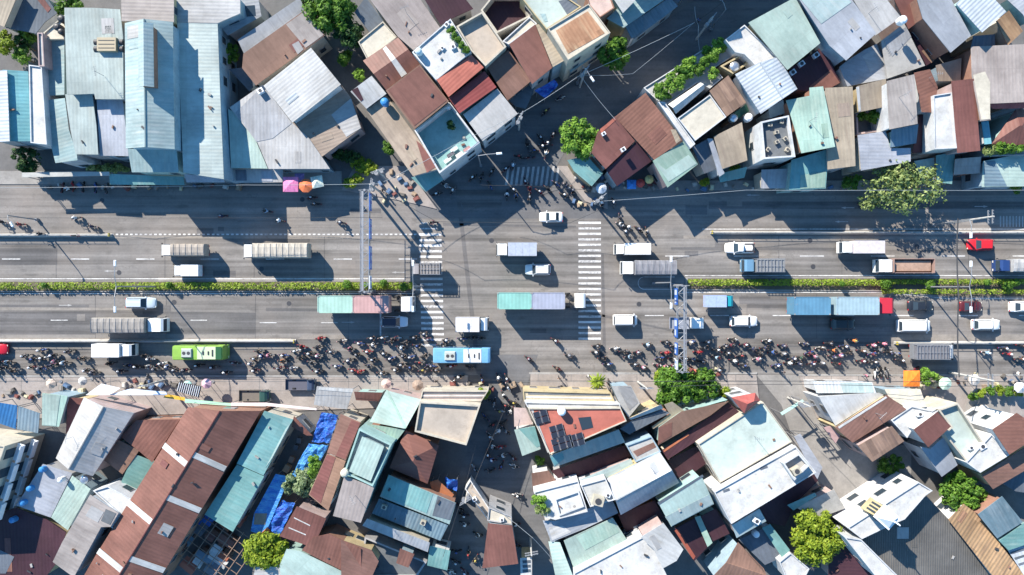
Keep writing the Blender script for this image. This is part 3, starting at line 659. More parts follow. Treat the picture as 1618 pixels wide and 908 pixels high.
# ---- bottom left block ----
R('B1','-30,150 80,166 62,272 -30,240',3.8,'cobalt','shed2','bright blue ribbed canopy at the left edge',name='canopy',noun='canopy',open_=True)
R('B1','84,168 176,200 160,290 66,272',3.7,'steel','shed2','blue steel lattice canopy right of the bright blue one',name='canopy',noun='canopy',open_=True)
R('B1','190,112 300,125 252,262 177,256',5.2,'mint','shed2','pale mint box roof near the left edge of the pavement','mintpale:192,115 268,122 240,258 180,253')
R('B1','300,132 372,136 346,210 282,292',4.2,'rust','shed2','small maroon brown roof between the mint box and the grey gable')
R('B1','366,132 585,200 405,476 243,398',6.0,'greywarm','gable0','big grey gabled roof behind the white billboard',rise=1.3)
R('B1','592,232 790,226 660,418 602,368 524,308',5,'rust','shed2','rust brown yard roof between the grey gable and market hall')
R('B1','455,402 520,315 604,366 530,470',4.6,'brown','shed2','small brown roof right of the grey gable')
R('B1','525,516 590,377 670,416 592,556',4,'teal','shed2','small teal roof wedged against the market hall','mintpale:530,512 548,505 605,540 592,554')
R('B1','-200,320 20,345 -90,690 -300,700',8.6,'cream','flat0','cream apartment block with balconies at the left edge',wall='cream',win=False,noun='apartment block',name='apartment_block')
R('B1','75,602 190,422 310,466 215,660',5,'lav','shed2','blue-grey roof right of the balconied apartment block')
R('B1','217,660 320,472 400,530 290,716',5,'mintpale','shed3','pale mint roof left of the grey tan tower roof')
R('B1','-30,640 76,612 210,666 290,722 240,862 190,925 -30,925',3.8,'maroon','shed5','low dark maroon roof filling the lower left corner','slate:0,800 60,830 20,905 -20,905')
R('B1','275,762 396,556 515,640 480,700 440,700 320,920 232,850',7.8,'tangrey','shed2','grey tan tower roof left of the market hall',rise=.3,wall='white',secs='darkc:462,620 505,640 478,690 440,672')
R('B1','405,540 470,520 575,577 540,640 500,712 484,700 517,640',7.0,'whitec','flat0','white terrace between the grey tan tower and market hall',wall='white')
def lerp(a,b,t): return (a[0]+(b[0]-a[0])*t,a[1]+(b[1]-a[1])*t)
hallL=((297,643),(115,935)); hallM=((354,646),(178,935)); hallR=((412,649),(240,935)); ss=''
for (e0,e1),ts in (((hallL,hallM),(.21,.52,.78)),((hallM,hallR),(.24,.47,.80))):
    for t in ts:
        a=lerp(*e0,t-.02); b=lerp(*e1,t+.065); a2=lerp(*e0,t+.008); b2=lerp(*e1,t+.093)
        ss+='|white/skylight:'+' '.join('%.1f,%.1f'%q for q in (a,b,b2,a2))
for t0 in (.3,): ss+=''
R('P','297,643 412,649 240,935 115,935',7.0,'rust','gable0','huge rust brown market hall with white skylight bands',ss[1:],rise=1.6,noun='market hall',name='market_hall',wall='brick')
R('B2','410,190 532,230 402,475 290,420',5.8,'teal','shed1','teal roof right of the market hall, upper of the pair','mintpale:500,270 522,245 440,400 412,440',rise=.4)
R('B2','290,424 405,479 268,722 150,642',5.6,'teal','shed1','teal roof right of the market hall, lower of the pair',rise=.4)
R('B2','540,212 618,300 590,300 525,262',4.4,'rust','shed2','small brown lean-to at the mouth of the blue tarp lane')
R('B2','662,195 735,206 692,332 610,330',3.8,'tarpblue','shed2','deep blue tarpaulin at the upper end of the tarp lane',name='tarpaulin',noun='tarpaulin',open_=True,rise=.6)
R('B2','602,334 692,338 605,500 522,480',3.6,'tarplight','shed2','bright blue tarpaulin halfway down the tarp lane',name='tarpaulin',noun='tarpaulin',open_=True,rise=.7)
R('B2','460,465 522,476 405,742 345,720 362,640',3.3,'tarplight','shed2','long crumpled blue tarpaulin on the left of the tarp lane',name='tarpaulin',noun='tarpaulin',open_=True,rise=.6,secs='tan:365,640 420,640 410,690 360,690')
R('B2','486,580 547,590 470,742 415,702',3.1,'tarpblue','shed2','short dark blue tarpaulin at the lower end of the tarp lane',name='tarpaulin',noun='tarpaulin',open_=True,rise=.6)
R('B2','378,740 425,695 440,735 400,760',2.8,'tarporange','shed2','small orange tarpaulin above the round tree of the tarp lane',name='tarpaulin',noun='tarpaulin',open_=True)
R('B2','740,206 832,240 766,405 680,376',6.6,'brown','shed3','brown roof right of the tarp lane, upper of two','rust:790,230 830,243 765,400 720,388')
R('B2','680,380 766,407 690,626 600,560',6.4,'brown','shed3','brown roof right of the tarp lane, lower of two','rust:680,384 720,395 655,595 605,558')
R('B3','75,268 218,338 135,522 8,462',9.2,'whitec','sunk','dark-rimmed deck holding a pale mint raised roof',depth=1.1,wall='teal',floor=1)
R('B3','90,302 186,346 125,500 30,456',9.6,'mintpale','shed2','pale mint raised roof on the dark-rimmed deck',win=False,rise=.3,name='raised_roof',noun='roof')
R('B3','12,474 142,524 82,682 -40,652',8.8,'tangrey','shed2','taupe roof below the dark-rimmed deck',wall='teal',rise=.3)
R('B3','192,102 350,140 280,268 120,240',5.8,'mintpale','shed3','mint shop roof fanning out over the pavement','mint:192,102 200,100 285,262 275,266')
R('B3','100,246 278,272 235,328 80,275',5.4,'mint','shed2','ribbed mint awning below the fanning mint roof')
R('B3','55,106 180,110 160,150 60,146',4.4,'rust','shed2','small rust roof left of the fanning mint roof')
R('B2','640,82 800,92 768,186 622,166',4.4,'greywarm','shed2','off-white curved awning by the parked blue cart',name='awning',noun='awning',open_=True,secs='white:650,86 798,96 795,110 645,98')
R('B3','340,150 606,166 545,342 318,282',8.0,'beige','sunk','beige flat roof of the corner building at the market street',depth=.55,wall='cream')
R('B3','352,102 640,104 610,150 340,148',5.6,'pinkc','flat0','pink and cream balcony front of the corner building','darkc/slot:352,114 632,114 630,119 350,119|whitec/ledge:350,122 630,122 628,128 348,128|darkc/slot:346,132 622,132 620,137 345,137',wall='cream')
R('B3','276,272 320,286 425,342 425,382 375,512 208,440',5.0,'orange','hip0','','',wall='brick') if False else R('B3','278,276 425,340 375,510 208,440',5.0,'rust','hip0','terracotta hipped roof half in shade below the beige flat roof',rise=1.2,wall='brick')
R('B3','386,500 420,490 490,560 478,575 395,540',3.4,'orange','shed2','low rust awning in the shaded yard left of the market street',open_=True,name='awning',noun='awning')
R('B3','450,480 510,488 500,545 452,530',3.0,'tarpblue','shed2','small blue tarp in the shaded yard left of the market street',open_=True,name='tarpaulin',noun='tarpaulin')
R('B3','206,468 500,592 470,690 165,568',5.6,'blue','shed2','large blue roof in the shaded yard block','teal:206,470 400,552 370,640 175,562|slate:420,560 498,592 472,670 395,650',rise=.5)
R('B3','165,572 466,688 430,762 130,642',4.6,'steel','shed2','steel blue lower roof with two small vents')
R('B3','112,660 386,765 375,812 88,696',5.2,'grey','shed2','long grey tiled strip roof below the steel blue roof')
R('B3','386,778 476,800 460,892 372,870',4.2,'teal','shed2','small teal roof beside the narrow branch of the market street')
R('B3','100,742 372,852 322,925 80,925',3.0,'darkc','sunk','dark open yard with one rusty box at the bottom edge',depth=1.0)
R('B3','256,790 318,815 290,880 236,860',5.0,'rust','shed2','rusty box roof standing in the dark open yard',win=False)
R('B3','-2,752 130,802 160,852 128,925 -2,925',5.0,'brown','shed2','brown workshop roof at the bottom edge')
R('B2','552,606 680,660 620,792 472,742',5.2,'rust','shed2','rust brown roof below the tarp lane bushes','white:540,655 610,690 608,694 538,659|white:515,700 590,732 588,736 513,704')
R('B2','622,742 692,726 832,792 832,925 770,905 570,802',5.0,'rust','shed3','rust brown diagonal roof at the bottom edge')
R('B2','508,792 568,803 775,910 760,925 480,925 478,862',4.6,'mintpale','shed2','pale mint roof right of the round tree at the bottom edge')
R('B2','372,872 432,862 478,866 478,925 360,925',4.2,'white','shed2','white roof below the round tree at the bottom edge')
R('B3','562,492 660,640 642,672 538,532',2.6,'beige','flat0','low beige wedge wall pointing into the market street',win=False,noun='planter wall',name='wedge_wall')
R('B3','642,612 742,652 745,690 636,672',6.2,'cream','flat0','cream front terrace of the wedge house in the market street')
R('B3','640,680 745,692 772,862 614,882',6.8,'rust','shed2','rust pink ribbed roof of the wedge house in the market street',rise=.4)
R('B3','780,835 832,832 832,925 782,925',5.0,'white','shed','white slatted frame roof at the bottom edge of the market street','slate:790,845 825,843 826,855 792,857|slate:790,865 825,863 826,875 792,877|slate:790,885 825,883 826,895 792,897')
# ---- bottom middle block ----
R('B4','128,102 512,112 530,150 132,150',5.4,'yellowc','flat0','ochre balcony strip in front of the solar panel roof','darkc/slot:150,112 505,120 510,126 150,120|whitec/ledge:140,128 515,134 518,139 140,134',wall='ochre')
R('B4','135,152 552,160 556,178 150,178',7.4,'whitec','flat0','pinkish white parapet strip above the solar panel roof',wall='white')
R('B4','150,180 556,178 582,236 245,382',8.4,'terrac','flat0','terracotta red roof carrying the solar panels','glass/skylight:370,222 425,217 436,265 387,276|white:162,185 172,185 245,372 236,376',wall='cream')
R('B4','245,386 546,270 576,330 265,440',6.4,'blue','shed2','long blue awning roof below the terracotta solar roof','cyan:248,395 300,372 310,400 268,432')
R('B4','90,272 180,256 206,360 125,390',4.4,'mintpale','shed2','mint kiosk at the mouth of the market street','teal:110,268 180,258 204,345 188,352',name='kiosk',noun='kiosk')
R('B4','88,175 140,178 172,250 90,262',4.0,'pinkc','shed2','pinkish entrance canopy above the mint kiosk',open_=True,name='canopy',noun='canopy')
R('B4','515,82 600,80 642,160 592,222 556,170',6,'concrete','shed2','grey cream roof right of the ochre balcony strip','greywarm:540,85 598,84 632,155 595,190')
R('B4','592,224 730,162 742,182 602,232',6.6,'white','shed2','narrow white ledge roof below the big green tree')
R('B4','550,268 600,236 738,186 772,202 592,292',6,'slate','shed2','slate blue roof below the narrow white ledge')
R('B4','744,162 780,150 835,190 700,272 692,262 770,205',5.6,'tan','shed2','brown tan wedge roof below the big green tree')
R('B5','0,262 100,192 312,150 232,212 0,342',6.2,'brown','shed2','long brown roof below the big green tree','rust:0,262 60,240 60,300 0,338')
R('B5','15,362 312,157 362,200 40,402',5.2,'maroon','shed1','long dark maroon roof in the shadow of the pale corner roof','orange:20,362 130,290 135,296 24,370')
R('B4','165,462 240,450 292,522 172,546',5.0,'brown','shed2','brown pink roof by the market street below the long blue awning')
R('B4','250,452 572,342 602,392 372,492 300,502',4.2,'maroon','shed2','dark maroon gutter roof between blue awning and white-blue gable')
R('B4','580,342 690,302 732,370 622,416',7.2,'concrete','flat0','grey brown rooftop deck above the white-blue gable','brown:610,370 700,330 712,350 628,392')
R('B4','495,487 726,370 812,505 556,646',7.2,'lav','gable1','white and blue gabled roof in the middle of the lower block',rise=1.6,secs='white:500,492 726,376 764,440 530,568')
R('B4','372,492 502,440 602,402 612,425 496,484 380,516',6.0,'skyblue','shed2','light blue strip roof joining the white-blue gable')
R('B4','175,546 370,496 412,632 270,668 222,655',7.8,'whitec','flat0','white terrace house with a sunken panel and corner garden',wall='white')
R('B4','265,576 372,540 396,610 286,652',7.9,'whitec','sunk','white framed sunken panel on the white terrace house',depth=1.0,wall='white',win=False,name='roof_well',noun='roof well')
R('B4','380,516 490,486 532,580 422,612',8.4,'lightconc','flat0','pale box roof with an air conditioner beside the white terrace',wall='white')
R('B4','214,668 270,670 520,582 546,640 402,705 252,762',6.2,'lav','shed2','lavender roof below the white terrace house','white:255,755 240,700 300,690 340,720')
R('B4','306,756 520,656 592,770 352,886',6.2,'mintpale','shed2','mint roof with a darker shaded patch below the lavender one','mint:360,740 515,662 550,720 400,800')  # darker mint section puts the shaded patch into the roof colour
R('B4','240,766 290,766 352,925 272,925',6.4,'mintpale','shed3','narrow pale mint strip by the market street bottom')
R('B4','352,900 652,742 702,800 765,925 352,925',7.8,'whitec','flat0','long white terrace row at the bottom edge',wall='white')
R('B4','642,740 742,680 832,800 802,850 742,882 700,798',8.6,'white','shed2','white raised roofs beside the long white terrace row','greywarm:680,740 700,730 735,790 715,800')
R('B4','542,642 702,582 747,660 592,750',4.0,'maroon','shed2','dark maroon well roof below the white-blue gable','lav:610,700 690,665 705,690 625,722')
R('B5','0,592 186,470 248,602 60,702',8.0,'mintpale','shed2','pale mint roof with a black stripe edge','skyblue:30,655 222,558 244,600 62,698|slate:-5,588 190,466 196,474 2,600',rise=.8)
# ---- bottom right block ----
R('B5','40,404 170,342 218,420 130,482 90,506',4.0,'maroon','shed2','dark maroon roof left of the pale corner roof')
R('B5','320,132 425,112 446,146 376,202',8.4,'red','hip1','small salmon red hipped roof at the alley corner',rise=1.3)
R('B5','175,336 366,212 460,152 587,325 270,506',7.0,'mintc','flat0','broad mint cream roof with a jagged shadow by the alley',wall='cream')
R('B5','245,546 602,346 692,460 320,686',8.2,'whitec','flat0','long white roof below the broad mint cream roof','slate/vent:445,440 478,430 482,440 450,452|slate/vent:285,540 312,530 316,540 288,550',wall='white')
R('B5','545,420 616,376 662,430 596,496',9.2,'concrete','sunk','framed grey roof box at the alley end of the long white roof',depth=.8,wall='white')
R('B5','320,690 440,616 476,676 346,750',6.6,'skyblue','shed2','pale blue roof end below the long white roof','greywarm:405,670 440,655 452,680 420,695')
R('B5','70,704 172,652 236,770 160,852',4.6,'maroon','shed2','maroon roof slot with an orange edge','orange:70,712 84,704 165,830 155,845')
R('B5','182,650 250,616 316,730 238,766',4.6,'maroon','shed2','maroon roof slot right of the mint gutter strip')
R('B5','160,656 184,650 238,768 216,786',5.0,'mint','shed','mint gutter strip between two maroon slots')
R('B5','454,702 490,686 577,800 542,832',4.4,'teal','shed','slim teal mint roof left of the yellow-green tree')
R('B5','350,752 478,690 545,835 470,868',3.6,'slate','shed2','shaded slate roof left of the slim teal strip')
R('B5','212,882 350,766 462,880 470,925 230,925',6.0,'brown','gable0','brown gabled roof at the bottom edge left of the tree',rise=.8)
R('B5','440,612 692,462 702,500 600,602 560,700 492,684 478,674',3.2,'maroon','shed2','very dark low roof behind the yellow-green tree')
R('B5','600,612 765,532 822,620 702,664',4.0,'concrete','shed2','concrete grey roof above the yellow-green tree','teal:560,600 680,545 690,560 590,625')
R('B5','530,852 580,812 662,882 640,925 560,925',5.0,'whitec','flat0','white wall roof left of the yellow-green tree foot',wall='white')
R('B5','592,302 620,290 722,440 700,492 660,430',3.6,'lav','shed2','blue grey awning strip along the alley',name='awning',noun='awning',open_=True)
R('B5','720,262 752,256 800,300 780,335',3.6,'pink','shed2','pink awning on the right side of the alley',name='awning',noun='awning',open_=True)
R('B6','-88,62 170,66 182,112 -80,112',4.6,'whiteblue','shed0','long white canopy facing the road right of the alley','skyblue:30,68 165,70 170,110 36,110')
R('B6','-70,128 200,112 222,122 10,258',6.4,'white','shed2','bright white corner roof below the long canopy',wall='white')
R('B6','225,96 382,96 402,172 332,182 312,176 240,130',5.6,'cream','shed0','cream ribbed roof with a yellow tint below the orange tarp')
R('B6','8,266 226,120 312,182 86,332',7.0,'brown','shed3','brown roof with a white ridge line below the white corner roof','white:20,262 222,126 228,132 26,270')
R('B6','100,342 250,256 312,325 172,416',7.4,'bstripe','shed2','dark brown striped roof facing the alley court')
R('B6','250,232 340,170 430,190 470,182 345,270 320,310',7.2,'whitec','flat0','white stepped house between the two brown roofs',wall='white')
R('B6','345,272 450,195 516,260 416,352',9.0,'rust','shed2','square rust brown roof on the white stepped house',rise=.4,wall='white')
R('B6','455,186 542,156 667,350 577,412 480,290 512,262',7.4,'mintc','sunk','cream mint terrace behind thick curved parapet',depth=.8,wall='cream')
R('B6','372,345 418,356 478,302 546,430 476,482',6.0,'lav','shed3','lavender blue roof between the white house and tree yard')
R('B6','690,272 800,200 900,265 900,300 766,382',8.8,'rust','shed2','square rust brown roof at the right edge',rise=.3,wall='white')
R('B6','577,416 690,292 768,384 640,462',7.6,'whitec','flat0','white corner terrace left of the right edge brown roof',wall='white')
R('B6','640,470 770,390 900,315 900,420 692,532',6.6,'brown','shed2','brown roof under a triangular shadow at the right edge')
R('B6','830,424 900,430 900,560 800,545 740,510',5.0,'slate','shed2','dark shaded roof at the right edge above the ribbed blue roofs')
R('B6','625,642 730,562 832,680 720,752',6.2,'steel','shed2','steel blue ribbed roof right of the tree yard')
R('B6','716,756 832,684 900,700 900,760 760,800',5.8,'teal','shed2','teal roof below the steel blue ribbed roof')
R('B6','766,804 900,764 900,925 832,915',5.4,'whiteblue','shed0','white slatted roof in the bottom right corner','slate:775,812 900,775 900,782 780,820|slate:790,835 900,800 900,808 795,843|slate:805,860 900,828 900,836 810,868')
R('B6','500,667 572,600 625,640 845,925 700,925',5.4,'rusttan','shed1','long rusty ribbed roof right of the church',rise=.5)
R('B6','120,752 402,562 502,667 690,925 270,925',4.6,'darkgrey','shed3','dark grey ribbed church nave roof',noun='church nave',name='church_hall',rise=.4,wall='white')
R('B6','60,702 370,502 432,540 400,562 310,665 205,712 122,752',8.0,'whitec','flat0','white winged church front with a small belfry',noun='church front',name='church_building',wall='white')
R('B6','44,742 120,754 292,925 190,925',8.0,'whitec','flat0','white side wing running down from the church front',wall='white')
R('B6','-20,760 44,742 190,925 -20,925',3.4,'maroon','shed3','dark maroon roof between tree and church wing')
# windows on the walls that face open air
def add_windows():
    proto=None
    for i,B in enumerate(BLD):
        if not B['win'] or B['h']<4: continue
        L=B['L']; c=B['c']; n=len(L); cnt=0
        if abs(c.x)>95 or abs(c.y)>60: continue
        for k in range(n):
            a,b=L[k]+c,L[(k+1)%n]+c; e=(b-a); ln=e.length
            if ln<3.2: continue
            e.normalize(); nr=Vector((e.y,-e.x,0)); m=(a+b)/2
            if nr.dot(-m)<=2: continue
            ins=.25 if B['root'].name.split('.')[0] and B['zf'](Vector((0,0,0)))>=0 and not abs(B['zf'](L[0])-B['zf'](L[0]))>0 else .25
            kind_flat = abs(B['zf'](L[0])-(B['h']))>.3
            off=.03 if B['flat'] else -.22
            nw=max(1,int(ln/3.0))
            for fl in range(int(B['h']//3.1)):
                z=fl*3.1+1.7
                if z+1>B['h']-.3: continue
                for q in range(nw):
                    p=a+e*(ln*(q+.5)/nw); t=p+nr*1.0
                    blocked=any(j!=i and C['h']>z-.5 and pip(t,C['P']) for j,C in enumerate(BLD))
                    if blocked or cnt>=10 or B['rng'].random()<.15: continue
                    cnt+=1; w=B['rng'].choice([1.0,1.3,1.6]); mb=MB(); mb.box((0,0,0),(w+.16,.08,1.36)); 
                    o=mb.build('window',M_frame,B['root']); o.location=(p-c+nr*off)+Vector((0,0,z)); o.rotation_euler=(0,0,math.atan2(e.y,e.x))
                    mb=MB(); mb.box((0,-.045,0),(w,.03,1.2)); g=mb.build('pane',M_glass,o)
add_windows()
# ---------------- vehicles ----------------
M_lamp=paint((.75,.72,.62),.15,0,.0,'headlamp_glass'); M_tail=paint((.45,.02,.02),.2,0,.0,'tail_lamp_glass'); M_tyre=M_black
M_trim=paint((.04,.04,.045),.5,0,.1,'black_trim')
def carp(col,rough=.28): return paint(col,rough,.0,.05,'car_paint')
def wheel(parent,x,y,r=.33,w=.22):
    b=MB(); b.tube([(x,y-w/2,r),(x,y-w/2+.03,r),(x,y+w/2-.03,r),(x,y+w/2,r)],[r*.9,r,r,r*.9],14); o=b.build('wheel',M_tyre,parent)
    b=MB(); s=1 if y>0 else -1; b.cyl((x,y+s*(w/2+.005),r),r*.6,.03,10,0,'y'); b.build('rim',M_metal,o); return o
def rr(x,w,zb,zt,k=.75,c=.12):
    """rounded cross-section ring at station x"""
    return [(x,-w*.86,zb),(x,-w,zb+.12),(x,-w,zb+(zt-zb)*.62),(x,-w*.93,zt-.05),(x,-w*k,zt),(x,0,zt+.03),(x,w*k,zt),(x,w*.93,zt-.05),(x,w,zb+(zt-zb)*.62),(x,w,zb+.12),(x,w*.86,zb)]
def car(cx,cy,L,Wd,typ,col,label,head=1,roofcol=None,cat='car',name=None):
    """typ: sedan suv van hatch pickup; cx,cy photo pixels of the roof centre"""
    h={'sedan':1.45,'suv':1.72,'van':1.95,'hatch':1.55,'pickup':1.78}[typ]
    p=px(cx,cy,h*.8); root=empty(name or ('parked_car' if 0 else 'car'),(p.x,p.y,.03),0 if head>0 else PI,label,cat,'vehicles on the road')
    m=carp(col); w=Wd/2; l=L/2
    belt={'sedan':.92,'suv':1.08,'van':1.15,'hatch':.98,'pickup':1.1}[typ]
    st=[(-l,.80,.45,belt-.22),(-l+.10,.93,.34,belt-.06),(-l+.45,1.,.25,belt),(-l*.3,1.,.22,belt),(l*.25,1.,.22,belt),(l*.52,.99,.25,belt-.03),(l-.55,.95,.27,belt-.13),(l-.15,.86,.32,belt-.25),(l,.68,.45,belt-.36)]
    if typ=='van': st=[(-l,.90,.45,belt-.05),(-l+.10,.97,.34,belt)]+st[2:5]+[(l*.72,.98,.27,belt-.02),(l-.2,.92,.3,belt-.2),(l,.78,.45,belt-.35)]
    b=MB(); b.loft([rr(x,w*k,zb,zt) for x,k,zb,zt in st]); b.build('body',m,root,smooth=True)
    cab={'sedan':(-l*.66,-l*.36,l*.14,l*.44),'suv':(-l*.93,-l*.78,l*.16,l*.44),'van':(-l*.97,-l*.90,l*.50,l*.76),'hatch':(-l*.90,-l*.68,l*.12,l*.42),'pickup':(-l*.20,-l*.10,l*.22,l*.48)}[typ]
    x0,x1,x2,x3=cab; zt=h; wb=w*.90; wt=w*.74; zb=belt-.02
    g=MB(); 
    def quad(P,nm,mm=M_glass,par=root):
        q=MB(); P=[Vector(v) for v in P]; n=(P[1]-P[0]).cross(P[3]-P[0]).normalized()*.02
        q.add([v-n for v in P]+[v+n for v in P],[(3,2,1,0),(4,5,6,7),(0,1,5,4),(1,2,6,5),(2,3,7,6),(3,0,4,7)]); return q.build(nm,mm,par)
    # cabin shell (painted pillars) then glass proud of it
    g.add([(x0,-wb,zb),(x3,-wb,zb),(x3,wb,zb),(x0,wb,zb),(x1,-wt,zt-.05),(x2,-wt,zt-.05),(x2,wt,zt-.05),(x1,wt,zt-.05)],[(4,5,6,7),(0,1,5,4),(1,2,6,5),(2,3,7,6),(3,0,4,7)]); g.build('cabin',m,root)
    def sh(a,b,t): return a+(b-a)*t
    quad([(sh(x3,x2,.06),-wb*.92,sh(zb,zt,.07)),(sh(x3,x2,.06),wb*.92,sh(zb,zt,.07)),(x2+.02,wt*.92,zt-.07),(x2+.02,-wt*.92,zt-.07)],'windscreen')
    quad([(sh(x0,x1,.1),wb*.88,sh(zb,zt,.12)),(sh(x0,x1,.1),-wb*.88,sh(zb,zt,.12)),(x1-.02,-wt*.88,zt-.08),(x1-.02,wt*.88,zt-.08)],'rear_window')
    for s in (-1,1):
        a=[(sh(x0,x1,.3)+.12,s*(wb-.03),zb+.09),(sh(x3,x2,.3)-.12,s*(wb-.03),zb+.09),(x2-.06,s*(wt+.015),zt-.12),(x1+.08,s*(wt+.015),zt-.12)]
        quad(a if s<0 else a[::-1],'side_window')
    rc=carp(roofcol) if roofcol else m
    b=MB(); b.loft([[(x,-wt*k,zt-.06),(x,-wt*k*.9,zt),(x,0,zt+.03),(x,wt*k*.9,zt),(x,wt*k,zt-.06)] for x,k in ((x1-.03,.88),(x1+.12,1.02),(x2-.12,1.02),(x2+.04,.88))]); b.build('roof',rc,root,smooth=False)
    if typ=='suv':
        for s in (-1,1):
            b=MB(); b.tube([(x1+.1,s*wt*.88,zt+.07),(x2-.15,s*wt*.88,zt+.07)],.022,5); b.build('roof_rail',M_metal,root)
    if typ=='pickup':
        b=MB(); b.box((-l*.62,0,belt-.02),(l*.68,w*1.62,.06)); b.build('cargo_bed',M_trim,root)
    for s in (-1,1):
        wheel(root,l*.62,s*(w-.10)); wheel(root,-l*.60,s*(w-.10))
        b=MB(); b.box((l-.16,s*w*.60,belt-.36),(.22,.34,.13),rz=-s*.25); b.build('headlight',M_lamp,root)
        b=MB(); b.box((-l+.06,s*w*.74,belt-.18),(.10,.26,.16)); b.build('tail_light',M_tail,root)
        b=MB(); b.box((x3-.12,s*(w+.09),belt+.02),(.14,.18,.13)); b.build('mirror',m,root)
    return root
def truck(x0,x1,y0,y1,head,label,cab,boxes,h=3.0,chassis_gap=None,cat='truck',name='truck',cabh=2.4,cabl=1.7,z0=1.0):
    """pixel bounds of the roof as seen; boxes: list of (kind,colour,frac0,frac1) from tail to cab"""
    hh=h; a=px(x0,y0,hh*.9); b_=px(x1,y1,hh*.9); L=abs(b_.x-a.x); Wd=abs(b_.y-a.y)
    root=empty(name,((a.x+b_.x)/2,(a.y+b_.y)/2,.03),0 if head>0 else PI,label,cat,'vehicles on the road')
    l=L/2; w=Wd/2; xc=l-cabl; m=carp(cab)
    b=MB(); b.box((-.1,-w*.42,z0-.2),(L-.5,.12,.22)); b.box((-.1,w*.42,z0-.2),(L-.5,.12,.22))
    for q in range(max(3,int(L/1.6))): b.box((-l+.5+q*(L-1.2)/max(2,int(L/1.6)-1),0,z0-.22),(.12,w*1.5,.12))
    b.box((0,w*.75,z0-.45),(.9,.35,.42)); b.box((0.2,-w*.72,z0-.45),(1.1,.38,.4)); b.build('chassis',M_dark,root)
    # cab
    ch=cabh; b=MB(); b.loft([[(x,-w*k,zb),(x,-w*k,zm),(x,-w*k*.92,zt),(x,w*k*.92,zt),(x,w*k,zm),(x,w*k,zb)] for x,k,zb,zm,zt in ((xc+.05,.90,.55,1.5,ch-.06),(xc+.25,.92,.5,1.5,ch),(l-.55,.92,.5,1.5,ch-.02),(l-.22,.91,.5,1.45,ch-.25),(l-.03,.90,.5,1.35,1.42),(l,.88,.6,1.2,1.25))]); b.build('cab',m,root)
    o=root.children[-1]
    def pan(P,nm,mm):
        q=MB(); P=[Vector(v) for v in P]; n=(P[1]-P[0]).cross(P[3]-P[0]).normalized()*.02
        q.add([v-n for v in P]+[v+n for v in P],[(3,2,1,0),(4,5,6,7),(0,1,5,4),(1,2,6,5),(2,3,7,6),(3,0,4,7)]); return q.build(nm,mm,o)
    pan([(l-.01,-w*.82,1.47),(l-.01,w*.82,1.47),(l-.20,w*.78,ch-.26),(l-.20,-w*.78,ch-.26)],'windscreen',M_glass)
    for s in (-1,1):
        b=MB(); b.box((l-.85,s*w*.92,1.75),(.8,.05,.5)); b.build('side_window',M_glass,o)
        b=MB(); b.box((l-.04,s*w*.66,.85),(.10,.32,.2)); b.build('headlight',M_lamp,root)
        b=MB(); b.tube([(l-.25,s*w*.9,1.9),(l-.05,s*(w*1.0+.08),1.9)],.02,4); b.box((l-.05,s*(w+.1),1.75),(.08,.16,.4)); b.build('mirror',M_trim,root)
        b=MB(); b.box((-l+.1,s*w*.7,z0-.25),(.08,.3,.14)); b.build('tail_light',M_tail,root)
    r=.42 if L<9 else .48
    xs=[l-1.1,-l+1.3]+([-l+2.35] if L>7.5 else [])+([xc-1.0] if L>11 else [])+([-l+3.4] if L>12 else [])
    for x in xs:
        for s in (-1,1): wheel(root,x,s*(w-.2),r,.3)
    x=-l; span=xc-(-l)-.12
    for kd,cc,f0,f1 in boxes:
        a=-l+span*f0; e=-l+span*f1; cx=(a+e)/2; ll=e-a; mt=paint(cc,.5,0,.28,'box_paint') if kd!='tarp' else fabric(cc)
        top=hh
        if kd in('box','container'):
            b=MB(); b.box((cx,0,(z0+top)/2),(ll,Wd,top-z0)); o=b.build('container' if kd=='container' else 'cargo_box',contmat(cc) if kd=='container' else mt,root)
            if kd=='container':
                b=MB()
                for s in (-1,1):
                    b.box((cx,s*(w-.03),top+.01),(ll,.1,.06)); b.box((a+.05 if s<0 else e-.05,0,top+.012),(.14,Wd-.12,.07))
                b.build('corner_rail',mt,o)
                b=MB()
                for s in (-1,1):
                    for q in (-1,1): b.box((cx+s*(ll/2-.1),q*(w-.09),top+.05),(.18,.18,.06))
                b.build('corner_casting',M_kerb,o)
            else:
                b=MB()
                for q in range(1,int(ll/1.1)): b.box((a+q*ll/int(ll/1.1),0,top+.01),(.035,Wd-.1,.03))
                if b.v: b.build('roof_rib',mt,o)
                for s in (-1,1):
                    b=MB(); b.box((cx,s*(w+.004),top-.04),(ll-.04,.05,.09)); b.build('roof_edge',M_metal,o)
        elif kd=='tarp':
            n=max(6,int(ll/.45)); rings=[]
            for i in range(n+1):
                x=a+ll*i/n; sag=.05*(i%2)+random.uniform(0,.03); rings.append([(x,-w,z0),(x,-w-random.uniform(-.01,.03),top-.35),(x,-w*.9,top-.1-sag),(x,-w*.45,top-sag),(x,w*.45,top-sag),(x,w*.9,top-.1-sag),(x,w+random.uniform(-.01,.03),top-.35),(x,w,z0)])
            b=MB(); b.loft(rings); o=b.build('tarpaulin_cover',mt,root)
            b=MB()
            for i in range(0,n+1,2):
                x=a+.03+(ll-.06)*i/n; b.tube([(x,-w*.93,top-.1),(x,-w*.45,top+.02),(x,w*.45,top+.02),(x,w*.93,top-.1)],.028,4)
            b.build('hoop',M_metal,o)
        elif kd=='slat':
            b=MB(); b.box((cx,0,z0+.05),(ll,Wd,.1)); b.box((cx,-w+.04,z0+.6),(ll,.07,1.1)); b.box((cx,w-.04,z0+.6),(ll,.07,1.1)); b.box((a+.04,0,z0+.6),(.07,Wd-.18,1.1)); o=b.build('cargo_bed',M_metal,root)
